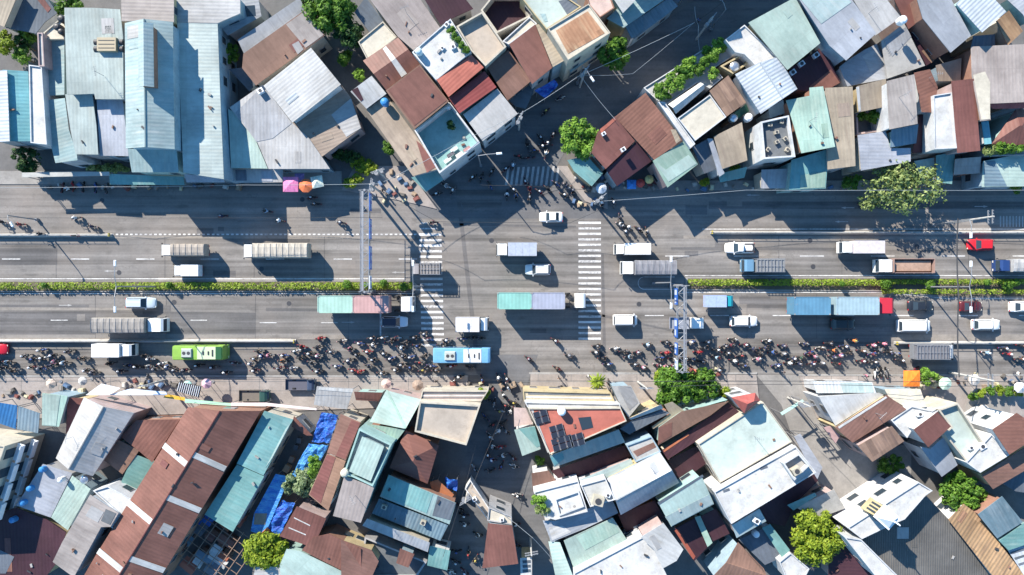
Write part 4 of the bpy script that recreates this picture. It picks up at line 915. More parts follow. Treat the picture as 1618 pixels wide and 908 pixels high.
            b=MB(); b.box((cx,0,(z0+.1+top-.25)/2),(ll-.22,Wd-.22,top-z0-.35)); b.build('load',fabric(cc),o)
            b=MB(); n=max(5,int(ll/.45))
            for i in range(n): b.box((a+.12+(ll-.24)*i/(n-1),0,top),(.07,Wd-.1,.05))
            for s in (-1,0,1): b.box((cx,s*(w-.06),top-.03),(ll,.06,.05))
            for sx in (a+.06,cx,e-.06):
                for s in (-1,1): b.box((sx,s*(w-.05),(z0+top)/2),(.07,.06,top-z0))
            b.build('rack',M_metal,root)
        elif kd=='dump':
            b=MB(); 
            for dd in ((cx,0,z0+.1,ll,Wd,.12),(cx,-w+.05,z0+.65,ll,.09,1.1),(cx,w-.05,z0+.65,ll,.09,1.1),(a+.05,0,z0+.65,.09,Wd-.2,1.1),(e-.05,0,z0+.8,.09,Wd-.2,1.4)): b.box(dd[:3],dd[3:])
            for q in range(5):
                for s in (-1,1): b.box((a+.4+q*(ll-.8)/4,s*(w+.03),z0+.65),(.1,.06,1.1))
            o=b.build('dump_body',carp((.30,.20,.17),.6),root)
            b=MB(); b.box((cx,0,z0+.45),(ll-.3,Wd-.28,.6),top=(.92,.8)); b.build('load',FM['tan2'],o)
        elif kd=='flat':
            b=MB(); b.box((cx,0,z0+.05),(ll,Wd,.1)); b.box((cx,-w+.03,z0+.25),(ll,.05,.4)); b.box((cx,w-.03,z0+.25),(ll,.05,.4)); b.box((a+.03,0,z0+.25),(.05,Wd-.14,.4)); b.build('cargo_bed',mt,root)
    return root
_F={}
def fabric(c):
    if c in _F: return _F[c]
    m,N,L,b=newmat('tarpaulin_fabric'); tc=N.new('ShaderNodeTexCoord').outputs['Object']
    w=noise_(N,L,mapping(N,L,tc,(2.2,.5,1)),1.6,5,.65); f=ramp(N,L,w,.3,.7,.68,1.22)
    hs=N.new('ShaderNodeHueSaturation'); hs.inputs['Color'].default_value=(*c,1); L.new(f,hs.inputs['Value']); L.new(hs.outputs[0],b.inputs['Base Color']); b.inputs['Roughness'].default_value=.75
    bp=N.new('ShaderNodeBump'); bp.inputs['Strength'].default_value=.5; bp.inputs['Distance'].default_value=.06; L.new(w,bp.inputs['Height']); L.new(bp.outputs[0],b.inputs['Normal']); _F[c]=m; return m
_K={}
def contmat(c):
    if c in _K: return _K[c]
    m,N,L,b=newmat('container_paint'); tc=N.new('ShaderNodeTexCoord').outputs['Object']
    sx=N.new('ShaderNodeSeparateXYZ'); L.new(tc,sx.inputs[0]); r=mathn(N,L,'SINE',mathn(N,L,'MULTIPLY',sx.outputs[0],2*PI/.56))
    v=mathn(N,L,'MULTIPLY',ramp(N,L,r,-1,1,.93,1.05),ramp(N,L,noise_(N,L,tc,.7,5,.6),.3,.7,.85,1.1))
    hs=N.new('ShaderNodeHueSaturation'); hs.inputs['Color'].default_value=(*c,1); L.new(v,hs.inputs['Value'])
    cc=mix(N,L,ramp(N,L,noise_(N,L,tc,1.6,6,.7),.6,.75,0,.5),hs.outputs[0],(.3,.22,.18)); L.new(cc,b.inputs['Base Color']); b.inputs['Roughness'].default_value=.6; _K[c]=m; return m
FM['tan2']=concmat('sandy_load',(.36,.24,.18),scale=1.5)
def bus(x0,x1,y0,y1,head,label,col,roofs,h=2.95):
    a=px(x0,y0,h); b_=px(x1,y1,h); L=abs(b_.x-a.x); Wd=abs(b_.y-a.y); l=L/2; w=Wd/2
    root=empty('bus',((a.x+b_.x)/2,(a.y+b_.y)/2,.03),0 if head>0 else PI,label,'bus','vehicles on the road'); m=paint(col,.35,0,.22,'bus_paint')
    b=MB(); b.loft([[(x,-w*k,.35),(x,-w*k,zt-.35),(x,-w*k*.90,zt-.04),(x,-w*k*.5,zt),(x,w*k*.5,zt),(x,w*k*.90,zt-.04),(x,w*k,zt-.35),(x,w*k,.35)] for x,k,zt in ((-l,.94,h-.25),(-l+.2,1,h),(l-.4,1,h),(l-.12,.97,h-.15),(l,.93,1.5))]); b.build('body',m,root)
    for f0,f1,cc,nm in roofs:
        xa=-l+L*f0; xb=-l+L*f1; b=MB(); b.box(((xa+xb)/2,0,h+.02),(xb-xa,Wd*.86,.05)); b.build(nm,carp(cc),root)
    b=MB(); b.box((-l+L*.30,0,h+.16),(1.7,1.4,.26),top=(.85,.85)); o=b.build('air_conditioner',paint((.42,.45,.42),.5,0,.25),root)
    for s in (-.35,.35):
        q=MB(); q.cyl((-l+L*.30+s,0,h+.30),.26,.04,12); q.build('fan',M_dark,o)
    for f in (.62,.72,.8):
        b=MB(); b.box((-l+L*f,0,h+.09),(.18,.55 if f<.8 else 1.0,.07)); b.build('roof_hatch',M_trim,root)
    q=MB(); q.add([(l+.01,-w*.88,1.35),(l+.01,w*.88,1.35),(l-.13,w*.86,h-.25),(l-.13,-w*.86,h-.25)],[(0,1,2,3)]); q.build('windscreen',M_glass,root)
    for s in (-1,1):
        n=int(L/1.5)
        for i in range(n):
            b=MB(); b.box((-l+.9+i*(L-1.5)/n,s*(w+.005),1.85),((L-1.5)/n-.12,.04,.85)); b.build('side_window',M_glass,root)
        for x in (l-1.7,-l+1.9): wheel(root,x,s*(w-.16),.46,.3)
        b=MB(); b.box((l-.01,s*w*.7,.75),(.08,.3,.18)); b.build('headlight',M_lamp,root)
        b=MB(); b.tube([(l-.1,s*w*.95,h-.5),(l+.18,s*(w+.1),h-.55)],.02,4); b.box((l+.18,s*(w+.1),h-.75),(.07,.18,.36)); b.build('mirror',M_trim,root)
    return root
WH=(.78,.78,.77); SI=(.50,.52,.55)
truck(251,323,385,404,-1,'white-cabbed truck under a tan-grey tarpaulin, over the small white box truck',WH,[('tarp',(.32,.28,.24),0,1)],h=2.9)
truck(272,314,418,436,-1,'small white box truck passing along the hedge, under the tan-grey tarpaulin truck',WH,[('box',(.66,.70,.75),0,1)],h=2.3,cabh=2.0,cabl=1.3,z0=.8)
truck(380,486,384,407,-1,'long beige tarpaulin truck left of the first sign gantry',WH,[('tarp',(.42,.38,.32),0,1)],h=3.3)
truck(649,696,415,434,-1,'slatted cargo truck standing on the left zebra crossing',(.30,.28,.28),[('slat',(.22,.20,.19),0,1)],h=2.9,cabl=1.3)
truck(784,848,383,404,-1,'silver box truck with white cab between the two zebra crossings',WH,[('box',(.38,.42,.50),0,1)],h=2.9)
truck(972,1028,384,402,-1,'clean white box truck over the dark grey long truck',WH,[('box',(.80,.80,.79),0,1)],h=2.7,cabl=1.4)
truck(983,1069,411,434,-1,'long dark grey tarpaulin truck with white cab at the median nose',WH,[('tarp',(.20,.20,.22),0,1)],h=3.3,cabl=1.9)
truck(1176,1240,408,430,-1,'grey slatted truck with a light blue cab over the right hedge',(.12,.24,.36),[('slat',(.22,.23,.24),0,1)],h=3.0)
truck(1331,1397,380,400,-1,'pinkish white box truck with white cab left of the lamp pole',WH,[('box',(.58,.53,.56),0,1)],h=2.8)
truck(1390,1481,408,431,-1,'open dump truck with white cab and rusty brown load bed',WH,[('dump',(.3,.2,.2),0,1)],h=3.0,cabl=2.2)
truck(1582,1645,409,429,-1,'deep blue cabbed truck with grey tarpaulin at the right edge',(.02,.05,.16),[('tarp',(.36,.36,.36),0,1)],h=3.0)
truck(145,256,502,526,1,'long grey hooped tarpaulin truck with white cab at the left',WH,[('tarp',(.26,.24,.22),0,1)],h=3.3,cabl=2.6)
truck(146,208,543,564,1,'white box truck among motorbikes on the left service lane',WH,[('box',(.82,.82,.82),0,1)],h=2.8)
truck(503,652,467,494,1,'container truck with mint and pink container and white cab',WH,[('container',(.30,.47,.40),0,.43),('container',(.43,.26,.25),.432,.87)],h=4.0,cabl=1.9,cabh=3.1,z0=1.3,name='container_truck',cat='container truck')
truck(720,772,501,524,1,'light grey box truck over the blue bus at the left zebra crossing',(.62,.66,.70),[('box',(.62,.60,.60),0,1)],h=3.1,cabl=1.3)
truck(786,928,462,488,1,'container truck with mint and lavender grey container on the right zebra',WH,[('container',(.20,.42,.37),0,.44),('container',(.30,.32,.40),.442,.87)],h=4.0,cabl=1.8,cabh=3.1,z0=1.3,name='container_truck',cat='container truck')
truck(1060,1114,501,520,1,'white service truck passing under the right sign gantry',WH,[('flat',(.25,.27,.32),0,1)],h=2.2,cabl=2.1,cabh=2.2,z0=.9)
truck(1115,1161,466,485,1,'small lavender box truck with a teal cab right of the gantry',(.02,.30,.36),[('box',(.34,.42,.60),0,1)],h=2.7,cabl=1.2)
truck(1253,1418,469,497,1,'container truck with two blue containers and a red cab',(.50,.03,.05),[('container',(.09,.22,.33),0,.42),('container',(.28,.39,.44),.49,.98)],h=4.1,cabl=2.6,cabh=3.2,z0=1.3,name='container_truck',cat='container truck')
truck(1447,1512,544,568,1,'dark grey slatted truck on the right service lane',(.50,.50,.50),[('slat',(.17,.17,.19),0,1)],h=3.0,cabl=1.0)
truck(449,498,599,617,1,'parked dark three-wheeled cart with a bright blue cover on the pavement',(.05,.07,.12),[('flat',(.10,.10,.13),0,1)],h=1.7,cabl=1.3,cabh=1.6,z0=.6,name='cargo_cart',cat='cart')
truck(375,424,617,635,1,'parked dark green open-bed truck against the market hall',(.03,.08,.07),[('flat',(.16,.14,.12),0,1)],h=1.9,cabl=1.4,cabh=1.9,z0=.7)
bus(271,352,546,569,1,'lime green bus on the left service lane',(.24,.42,.07),[(.50,.86,(.52,.60,.40),'roof_panel'),(.86,.97,(.03,.10,.04),'front_cap')])
bus(684,775,550,574,1,'light blue bus beside the left zebra crossing',(.16,.38,.60),[(.53,.84,(.62,.62,.60),'roof_panel')])
car(871,342,3.7,1.62,'sedan',WH,'white sedan alone near the corner, nose left, under the side street crossing',-1)
car(850,425.5,4.0,1.75,'suv',(.66,.68,.70),'silver SUV below the silver box truck at the junction',-1)
car(1171,391,4.6,1.72,'pickup',WH,'white pickup over the light blue cabbed truck',-1,cat='pickup')
car(1552,386,4.0,1.75,'hatch',(.60,.02,.03),'bright red car right of the lamp pole',-1)
car(219.5,478.5,4.7,1.75,'suv',(.50,.58,.64),'silver blue SUV over the long hooped tarpaulin truck',1)
car(622.5,508.5,4.1,1.72,'suv',(.62,.66,.72),'pale silver car below the pink container, dark glass roof',1,roofcol=(.03,.03,.05))
car(989,506,3.8,1.75,'van',WH,'small white van right of the right zebra crossing',1,cat='van')
car(1177,507.5,4.3,1.7,'suv',WH,'white SUV below the lavender box truck',1)
car(1457,483,4.0,1.65,'sedan',(.02,.025,.035),'black sedan right of the red-cabbed container truck',1)
car(1334,512,3.8,1.75,'hatch',(.035,.045,.05),'black hatchback in the shadow of the blue container truck',1)
car(1537,484,3.6,1.6,'sedan',(.09,.015,.02),'dark red sedan under the right median lamp',1)
car(1448,515,5.2,1.95,'van',WH,'long white van below the black sedan',1,cat='van')
car(1562,513,4.4,1.72,'suv',WH,'white SUV with a black rear window, below the dark red sedan',1)
car(1619,484.5,4.2,1.65,'sedan',WH,'white sedan cut by the right edge',1)
car(-12,552,4.0,1.7,'hatch',(.55,.02,.04),'red car cut by the left edge on the service lane',1)
# ---------------- motorbikes, riders, people ----------------
def skinmesh(name,joints,edges,root_i,classify,sub=1):
    me=bpy.data.meshes.new(name); me.from_pydata([j[0] for j in joints],edges,[]); o=bpy.data.objects.new(name+'_tmp',me); COL.objects.link(o)
    sk=o.modifiers.new('s','SKIN'); sk.use_smooth_shade=True
    if not me.skin_vertices: 
        pass
    for i,j in enumerate(joints):
        r=j[1]; me.skin_vertices[0].data[i].radius=(r,r) if not isinstance(r,tuple) else r
        me.skin_vertices[0].data[i].use_root=(i==root_i)
    sb=o.modifiers.new('u','SUBSURF'); sb.levels=sub; sb.render_levels=sub
    dg=bpy.context.evaluated_depsgraph_get(); dg.update()
    m2=bpy.data.meshes.new_from_object(o.evaluated_get(dg)); m2.name=name
    bpy.data.objects.remove(o); bpy.data.meshes.remove(me)
    m2.materials.clear()
    for _ in range(4): m2.materials.append(None)
    for p in m2.polygons: p.material_index=classify(p.center); p.use_smooth=True
    return m2
def hand(J,E,i,pos,dirv,side,curl):
    """palm + five fingers rooted in the palm"""
    d=Vector(dirv).normalized(); up=Vector((0,0,1)); s=d.cross(up).normalized()
    p=Vector(pos)+d*.07; J.append((tuple(p),(.030,.016))); k=len(J)-1; E.append((i,k))
    for q,(off,ln) in enumerate(((-.028,.062),(-.010,.075),(.010,.080),(.028,.072))):
        a=p+s*off*1.1+d*.02; b=a+d*ln*.5-up*curl*.2; c=b+d*ln*.25-up*(.02+curl*.5)
        for v,r in ((a,.010),(b,.009),(c,.007)): J.append((tuple(v),r))
        n=len(J); E.extend([(k,n-3),(n-3,n-2),(n-2,n-1)])
    a=p-d*.04+s*side*.035; b=a+s*side*.025+d*.03-up*.01; J.append((tuple(a),.012)); J.append((tuple(b),.009)); n=len(J); E.extend([(k,n-2),(n-2,n-1)])
def person_mesh(name,pose):
    J=[];E=[]
    def j(p,r,par=None):
        J.append((p,r)); 
        if par is not None: E.append((par,len(J)-1))
        return len(J)-1
    if pose=='ride':
        pv=j((-.28,0,.86),(.17,.13)); sp=j((-.24,0,1.08),(.155,.115),pv); ch=j((-.16,0,1.30),(.18,.12),sp); nk=j((-.10,0,1.45),.055,ch); hd=j((-.06,0,1.60),.095,nk); ht=j((-.05,0,1.70),.075,hd); ns=j((.05,0,1.60),.018,hd)
        for s in (-1,1):
            sh=j((-.15,s*.19,1.36),.062,ch); el=j((.02,s*.30,1.14),.045,sh); wr=j((.26,s*.31,1.06),.030,el); hand(J,E,wr,(.26,s*.31,1.06),(1,-s*.15,0),-s,.04)
            hp=j((-.22,s*.10,.84),.10,pv); kn=j((.18,s*.20,.82),.070,hp); an=j((.10,s*.19,.40),.045,kn); ft=j((.26,s*.20,.35),.040,an)
        cl=lambda c:(2 if (c.z>1.44 or (c.x>.20 and c.z>.95)) else (1 if (c.z<.92 or (c.x>-.05 and c.z<.95)) else 0)) if not(c.z<.45) else 3
    else:
        st=.16 if pose=='walk' else .02
        pv=j((0,0,.95),(.10,.16)); sp=j((0,0,1.12),(.10,.14),pv); ch=j((.01,0,1.34),(.11,.18),sp); nk=j((.01,0,1.49),.052,ch); hd=j((.03,0,1.62),.092,nk); ht=j((.03,0,1.71),.07,hd); ns=j((.13,0,1.61),.017,hd)
        for s in (-1,1):
            sh=j((.0,s*.20,1.40),.058,ch); el=j((-s*st*.7,s*.26,1.14),.042,sh); wr=j((.08-s*st,s*.27,.92),.028,el); hand(J,E,wr,(.08-s*st,s*.27,.92),(.35,0,-1),-s,.02)
            hp=j((0,s*.10,.90),.095,pv); kn=j((s*st*.8+.03,s*.11,.50),.062,hp); an=j((s*st*1.3-.03,s*.11,.09),.040,kn); ft=j((s*st*1.3+.14,s*.12,.045),.038,an)
        cl=lambda c:3 if c.z<.10 else (2 if (c.z>1.47 or (abs(c.y)>.2 and c.z<1.0)) else (1 if c.z<1.0 else 0))
    return skinmesh(name,J,E,0,cl)
MESH_R=person_mesh('rider_body','ride'); MESH_S=person_mesh('standing_body','stand'); MESH_W=person_mesh('walking_body','walk')
def smat(c,r=.75): return paint(c,r,0,.08,'cloth')
SH={'navy':(.02,.03,.08),'black':(.015,.015,.018),'grey':(.18,.18,.19),'red':(.30,.03,.04),'white':(.70,.70,.68),'dark green':(.02,.07,.05),'brown':(.12,.07,.05),'blue':(.06,.14,.38),'pink':(.60,.22,.30),'orange':(.65,.20,.05),'maroon':(.13,.02,.04),'light blue':(.30,.45,.60),'beige':(.42,.36,.28)}
HE={'white':(.80,.80,.80),'black':(.02,.02,.02),'grey':(.25,.25,.27),'red':(.30,.03,.03),'blue':(.05,.09,.26),'yellow':(.45,.36,.08),'silver':(.5,.52,.55),'pink':(.6,.25,.3)}
BK={'black':(.015,.015,.018),'red':(.35,.02,.03),'white':(.66,.66,.66),'blue':(.03,.08,.28),'grey':(.14,.14,.15),'dark red':(.13,.02,.03)}
SKIN=[paint(c,.6,0,.02,'skin') for c in ((.36,.20,.13),(.42,.25,.17),(.30,.16,.10))]
PANT=[smat(c) for c in ((.03,.035,.06),(.02,.02,.02),(.10,.10,.11),(.16,.13,.10),(.05,.07,.12))]
SHOE=smat((.03,.025,.02))
# helmet, hair
def dome(cx,cz,r,sx,sz,n=10,k=4):
    rings=[]
    for i in range(k+1):
        a=(PI/2)*i/k*.98; rings.append([(cx+math.cos(t)*r*math.cos(a)*sx,math.sin(t)*r*math.cos(a),cz+math.sin(a)*r*sz) for t in [2*PI*q/n for q in range(n)]])
    b=MB(); b.loft(rings); return b
def meshof(o):
    me=o.data; bpy.data.objects.remove(o); return me
b=dome(-.06,1.60,.155,1.12,1.0); b.box((.10,0,1.61),(.10,.18,.03)); ME_HEL=meshof(b.build('helmet',M_white,smooth=False))
b=dome(.02,1.64,.118,1.08,1.0); ME_HAIR=meshof(b.build('hair',M_white))
# scooter
def ring(x,z,w,h,n=8): return [(x,w*math.cos(2*PI*k/n),z+h*math.sin(2*PI*k/n)) for k in range(n)]
b=MB(); b.loft([ring(-.86,.72,.03,.03),ring(-.80,.72,.09,.07),ring(-.55,.66,.15,.14),ring(-.20,.58,.15,.16),ring(.02,.45,.13,.12),ring(.22,.42,.12,.10),ring(.34,.52,.16,.16),ring(.42,.72,.19,.16),ring(.47,.90,.13,.10),ring(.50,.98,.05,.03)])
b.box((.13,0,.36),(.42,.40,.05)); b.loft([ring(.45,.58,.06,.05,6),ring(.60,.64,.08,.04,6),ring(.82,.58,.06,.03,6)]); ME_BB=meshof(b.build('body',M_black,smooth=True))
b=MB(); b.loft([ring(-.78,.80,.08,.03),ring(-.70,.82,.13,.05),ring(-.30,.80,.15,.06),ring(-.02,.76,.10,.05),ring(.04,.74,.05,.03)]); ME_BS=meshof(b.build('seat',M_black,smooth=True))
b=MB(); b.tube([(.36,-.36,1.03),(.42,-.2,1.05),(.46,0,1.02),(.42,.2,1.05),(.36,.36,1.03)],.018,5)
for s in (-1,1): b.tube([(.42,s*.2,1.05),(.44,s*.30,1.20)],.008,4); b.box((.44,s*.31,1.22),(.03,.12,.07))
ME_BH=meshof(b.build('handlebar',M_black))
def wh(x): 
    b=MB(); b.tube([(x,-.05,.28),(x,-.03,.28),(x,.03,.28),(x,.05,.28)],[.24,.28,.28,.24],14); return meshof(b.build('wheel',M_black))
ME_W1=wh(.66); ME_W2=wh(-.60)
b=MB(); b.box((.50,0,.93),(.07,.16,.10),top=(.6,.8)); ME_HL=meshof(b.build('headlight',M_lamp))
b=MB(); b.box((-.86,0,.70),(.05,.14,.08)); ME_TL=meshof(b.build('tail_light',M_tail))
b=MB(); b.box((-.95,0,.92),(.34,.36,.32),top=(.9,.9)); ME_BX=meshof(b.build('delivery_box',M_black))
def child(nm,me,par,mat=None):
    o=bpy.data.objects.new(nm,me); COL.objects.link(o); o.parent=par
    if mat is not None:
        o.material_slots[0].link='OBJECT'; o.material_slots[0].material=mat
    return o
def put(o,x,y,z,rz): o.location=(x,y,z); o.rotation_euler=(0,0,rz)
def bike(p,rz,col,label,tilt=0,lift=0.02):
    r=bpy.data.objects.new('motorbike',ME_BB); COL.objects.link(r); put(r,p.x,p.y,lift,rz); r.rotation_euler[0]=tilt
    r.material_slots[0].link='OBJECT'; r.material_slots[0].material=carp(BK[col])
    tag(r,label,'motorbike','motorbikes in the traffic')
    child('seat',ME_BS,r); child('handlebar',ME_BH,r); child('wheel',ME_W1,r); child('wheel',ME_W2,r); child('headlight',ME_HL,r); child('tail_light',ME_TL,r)
    return r
RNG=random.Random(11)
def person(me,p,rz,shirt,label,hel=None,z=.02,group=None,name='person'):
    o=bpy.data.objects.new(name,me); COL.objects.link(o); put(o,p.x,p.y,z,rz)
    for i,m in enumerate((smat(SH[shirt]),RNG.choice(PANT),RNG.choice(SKIN),SHOE)):
        o.material_slots[i].link='OBJECT'; o.material_slots[i].material=m
    tag(o,label,'person',group)
    if hel: child('helmet',ME_HEL,o,carp(HE[hel],.35))
    else: child('hair',ME_HAIR,o,paint((.02,.015,.012),.6,0,.02,'hair'))
    return o
# clusters: (zone phrase, heading deg, jitter, 'x,y[:shirt[:helmet[:bike]]]' in photo pixels)
Z=[
('above the left edge pavement',0,14,'4,581 12,572:light blue 14,581 22,585 31,587 23,574 39,562 50,580 54,567 -6,572 -12,585'),
('left of the white box truck',0,16,'64,553:beige 68,565 62,573 64,582:grey 79,578 76,588 84,561 87,571:pink 88,584 97,565 101,573:light blue 101,584 107,567:white 107,555 109,546'),
('by the white box truck rear',0,14,'131,566 140,565:grey 128,576 137,575 136,585 147,588:navy 144,577 155,583'),
('shaded below the white box truck',0,14,'173,574 184,572 201,577:grey 204,584:maroon 190,586 216,579'),
('behind the lime green bus',0,15,'228,562 236,567:grey 235,579:white 245,583:grey 255,574 265,579:blue 268,585 277,584:black 292,584'),
('beside the lime green bus',0,10,'312,577 356,588:grey:white 370,573:maroon:grey 336,580'),
('at the rear of the big pack',0,18,'409,554:black 403,566 414,562:blue 425,561:pink:pink 396,574:grey:white 402,585 415,571'),
('above the parked blue cart',0,18,'448,561:maroon 447,570:orange 441,581 453,584 436,588 462,581:grey 474,584 467,554:dark green 477,547:red 485,549 489,558 496,555 475,565 483,570 493,573:grey 483,579 498,579'),
('right of the parked blue cart',0,18,'502,548 512,551 524,555 502,562:pink 513,566 521,563 502,586 511,580 506,534:red:red 515,537 532,578:grey 531,570 540,585 523,572'),
('below the mint and pink container',0,18,'540,538 542,548 553,551:pink 560,553:red 568,542:maroon 575,544 588,534 590,544:white 551,560 564,560 581,555:red 576,563 551,569 562,570 589,568 558,585:red 568,587:red:red 551,580 583,578 593,578'),
('left of the left zebra crossing',0,16,'605,533 616,540 626,534:maroon 634,533:red 640,541 650,541 655,533 665,537 671,527 677,536:maroon 660,546'),
('behind the light blue bus',0,18,'635,549:light blue 646,552 669,553 671,562 607,558 617,566:navy 637,562 648,564:navy 615,577 625,584:grey:white 634,576 649,580 657,586 664,572 669,584 667,594 604,589 682,578 656,572:blue 606,570'),
('beside the light blue bus',0,14,'690,584:brown 713,578:red 700,588 743,580 725,595:grey:white 713,593 730,586'),
('between box truck and blue bus',0,8,'730,535 745,533 758,534 706,537 698,544:grey 718,537'),
('below the right zebra crossing',0,6,'944,546 942,556:grey:white 953,566 961,575'),
('right of the right zebra crossing',0,14,'972,550:grey:white 987,555 995,563:light blue 1008,556:maroon 997,549 1024,544:light blue 1032,552 1017,580:pink 1022,588 1003,575'),
('left of the right gantry legs',0,14,'1053,540 1053,557:red:red 1068,547 1065,566 1040,577:maroon 1051,579:pink 1063,577:maroon 1043,566 1031,568'),
('right of the right gantry legs',0,14,'1092,540:beige 1104,556:red:red 1115,549:grey 1118,540:black:white 1096,567 1083,566 1099,577 1110,571'),
('above the big pavement tree, right',0,16,'1134,552 1133,565:light blue 1146,546 1136,584:grey 1159,536 1156,545:maroon 1150,557 1164,552 1171,561:black:white 1161,570:white:white 1148,567 1176,577 1142,575'),
('below the white SUV',0,16,'1171,538 1178,544:maroon 1189,541 1191,551 1193,559:black:white 1201,558 1198,567:pink 1201,577 1183,556 1181,569'),
('above the market alley mouth',0,16,'1213,538 1210,549 1221,545 1222,556:blue 1224,567 1232,550 1238,546 1245,541 1238,558:grey 1249,551 1228,577'),
('left of the blue container shadow',0,16,'1254,566 1267,565:dark green 1257,557 1248,573:white:white 1263,574:navy 1272,543 1280,557:maroon 1288,563:pink 1289,551 1297,550 1299,573:grey 1307,572 1284,574'),
('in the blue container shadow',0,15,'1301,540 1311,542 1318,553:orange 1318,564:navy 1328,561:pink 1335,547 1341,557:black:white 1335,566 1350,538:orange:orange 1362,540 1324,574 1352,549'),
('below the long white van',0,15,'1363,554:brown 1363,570:maroon:white 1369,548 1380,559:maroon 1381,571 1373,564 1392,553:grey 1397,543:pink:pink 1393,563 1389,577 1380,545:pink 1405,555'),
('left of the dark slatted truck',0,14,'1418,559:grey 1424,569:black:white 1412,566 1432,577'),
('right of the dark slatted truck',0,12,'1560,557:light blue 1568,558 1587,550 1594,559:red:white 1615,546 1613,566:brown 1604,573'),
('alone on the lower junction',-18,20,'878,538:black:white 836,567:maroon 900,561:grey 881,582:brown:black'),
('by the side street junction lamp',0,180,'777,271 761,279 747,280 766,272 799,267 811,260:light blue 820,247 826,252 837,248'),
('in the shaded side street',40,180,'874,213 833,226 857,231 865,226:grey 864,234 863,241:white 854,217 844,238 886,202 862,176 886,154'),
('on the side street zebra',-60,40,'830,287 837,297:red 801,307:white 801,314 812,300 815,309:blue 774,292 783,287 837,312'),
('between side zebra and white sedan',-50,30,'866,298:black 892,308 897,294 905,301:navy 879,290 853,303'),
('at the teal pointed awning',30,60,'705,293:white 711,287 690,306 716,300:grey'),
('by the corner kiosk umbrella',-50,40,'950,321:white 969,320 980,318 979,345 981,354:white 994,359:white 988,366:grey 1022,366:yellowless 1030,369 1010,362'),
('on the upper left lanes',180,12,'2,350 30,354:red 63,369 119,344:white:white 144,357 107,298:white 350,341 421,333:light blue 441,348:light blue 538,351:navy 684,351:maroon 492,312 498,322'),
('at the market street mouth',-60,70,'801,598 788,597:white:white 789,602 770,630 796,625:white:white 781,636 803,612 762,600 799,640 808,622 812,636 806,650:white'),
('in the market street crowd',-70,160,'767,659 799,645 803,654:white 794,668 788,680:white 800,681:grey 774,689 783,697 779,705:white 791,706:red 802,704 805,690 771,718 777,726:blue 786,716 795,719:white 803,717 811,723 792,736 812,736:white 769,680 779,670 785,661 777,655 790,649 764,668 771,670 769,698 762,710 763,693 779,690 785,688 795,697 774,712 789,727 805,673 776,642'),
('in the lower market street',100,150,'750,740 762,742 774,743 788,744:red 780,752 793,735 813,741:white 817,782 761,788 753,786 733,814 734,828:white 725,834 755,845:white 814,828:white 818,824 721,871 740,874 751,884 818,860 734,904 713,904:white 706,903 720,888 727,802'),
]
DEF_S=['black','navy','grey','black','dark green','navy','brown','black','maroon','blue','light blue','beige','white','red']
DEF_H=['white','black','grey','silver','red','blue','yellow']
SW={'black':3,'navy':2,'grey':1.6,'dark green':1.2,'red':.35,'white':.8,'blue':.7,'maroon':1,'light blue':.6,'beige':.6}
HW=[4,4,3,2,.5,.6,.2]
DEF_B=['black','grey','dark red','black','black','blue','grey','white','black']
nb=0; KEPT=[]
for zone,hd,jit,pts in Z:
    used=set()
    P=[w.split(':') for w in pts.replace('light blue','light~blue').replace('dark green','dark~green').replace('yellowless','beige').split()]
    kept=[]
    for i,w in enumerate(P):
        x,y=map(float,w[0].split(','))
        lim=11.2 if 520<y<600 else 11.5 if y>600 else 10.5
        if any((x-a)**2*.8+(y-c)**2<lim*lim*(.6 if len(w)>1 else 1) for a,c in KEPT): continue
        KEPT.append((x,y))
        sh=w[1].replace('~',' ') if len(w)>1 else None; he=w[2] if len(w)>2 else None
        if he=='orange': he='yellow'
        if he=='maroon' or he=='grey' and False: he='red'
        cs=[sh] if sh else sorted(DEF_S,key=lambda v:-RNG.random()*SW.get(v,1)); ch=[he] if he else sorted(DEF_H,key=lambda v:-RNG.random()*HW[DEF_H.index(v)])
        pick=None
        for a in cs:
            for b2 in ch:
                if (a,b2) not in used: pick=(a,b2); break
            if pick: break
        if not pick:
            for b2 in DEF_H:
                if (cs[0],b2) not in used: pick=(cs[0],b2); break
        if not pick:
            for a in SH:
                if (a,ch[0]) not in used: pick=(a,ch[0]); break
        used.add(pick); a,b2=pick
        p=px(x,y,.9); rz=R_(hd+RNG.uniform(-jit,jit)); q=Vector((p.x,p.y,0))
        bc=RNG.choice(DEF_B) if a not in('red',) else 'red'
        lift=.03
        t=bike(q,rz,bc,'%s motorbike of the %s-shirted %s-helmet rider, %s'%(bc,a,b2,zone),lift=lift)
        person(MESH_R,q,rz,a,'rider in %s shirt and %s helmet, %s'%(a,b2,zone),b2,z=lift+.0,group='motorbike riders')
        nb+=1
# parked motorbikes without riders
PK=[(121,371,0,'red','parked red motorbike at the end of the left lane barrier'),(98,296,80,'dark red','dark red motorbike parked first in the shaded shop row'),(114,294,95,'red','red motorbike parked second in the shaded shop row'),(131,295,85,'black','black motorbike parked third in the shaded shop row'),(150,296,92,'blue','blue motorbike parked last in the shaded shop row'),(168,297,84,'grey','grey motorbike parked right of the blue one by the shops'),
 (1383,590,80,'white','white motorbike parked over the long white canopy'),(1392,588,85,'black','black motorbike parked over the long white canopy'),(1401,589,95,'grey','grey motorbike parked over the long white canopy'),(497,291,60,'white','white motorbike parked right of the pale awning umbrellas'),(1446,583,30,'dark red','dark red motorbike parked over the orange tarp'),(967,604,0,'grey','grey motorbike parked by the yellow-green shrub'),(230,600,75,'grey','grey motorbike parked on the pavement over the white billboard'),(880,612,20,'black','black motorbike parked at the ochre balcony')]
for x,y,rz,c,l in PK:
    q=px(x,y,.6); bike(Vector((q.x,q.y,0)),R_(rz),c,l,tilt=.16,lift=.15 if y>592 or y<299 else .03)
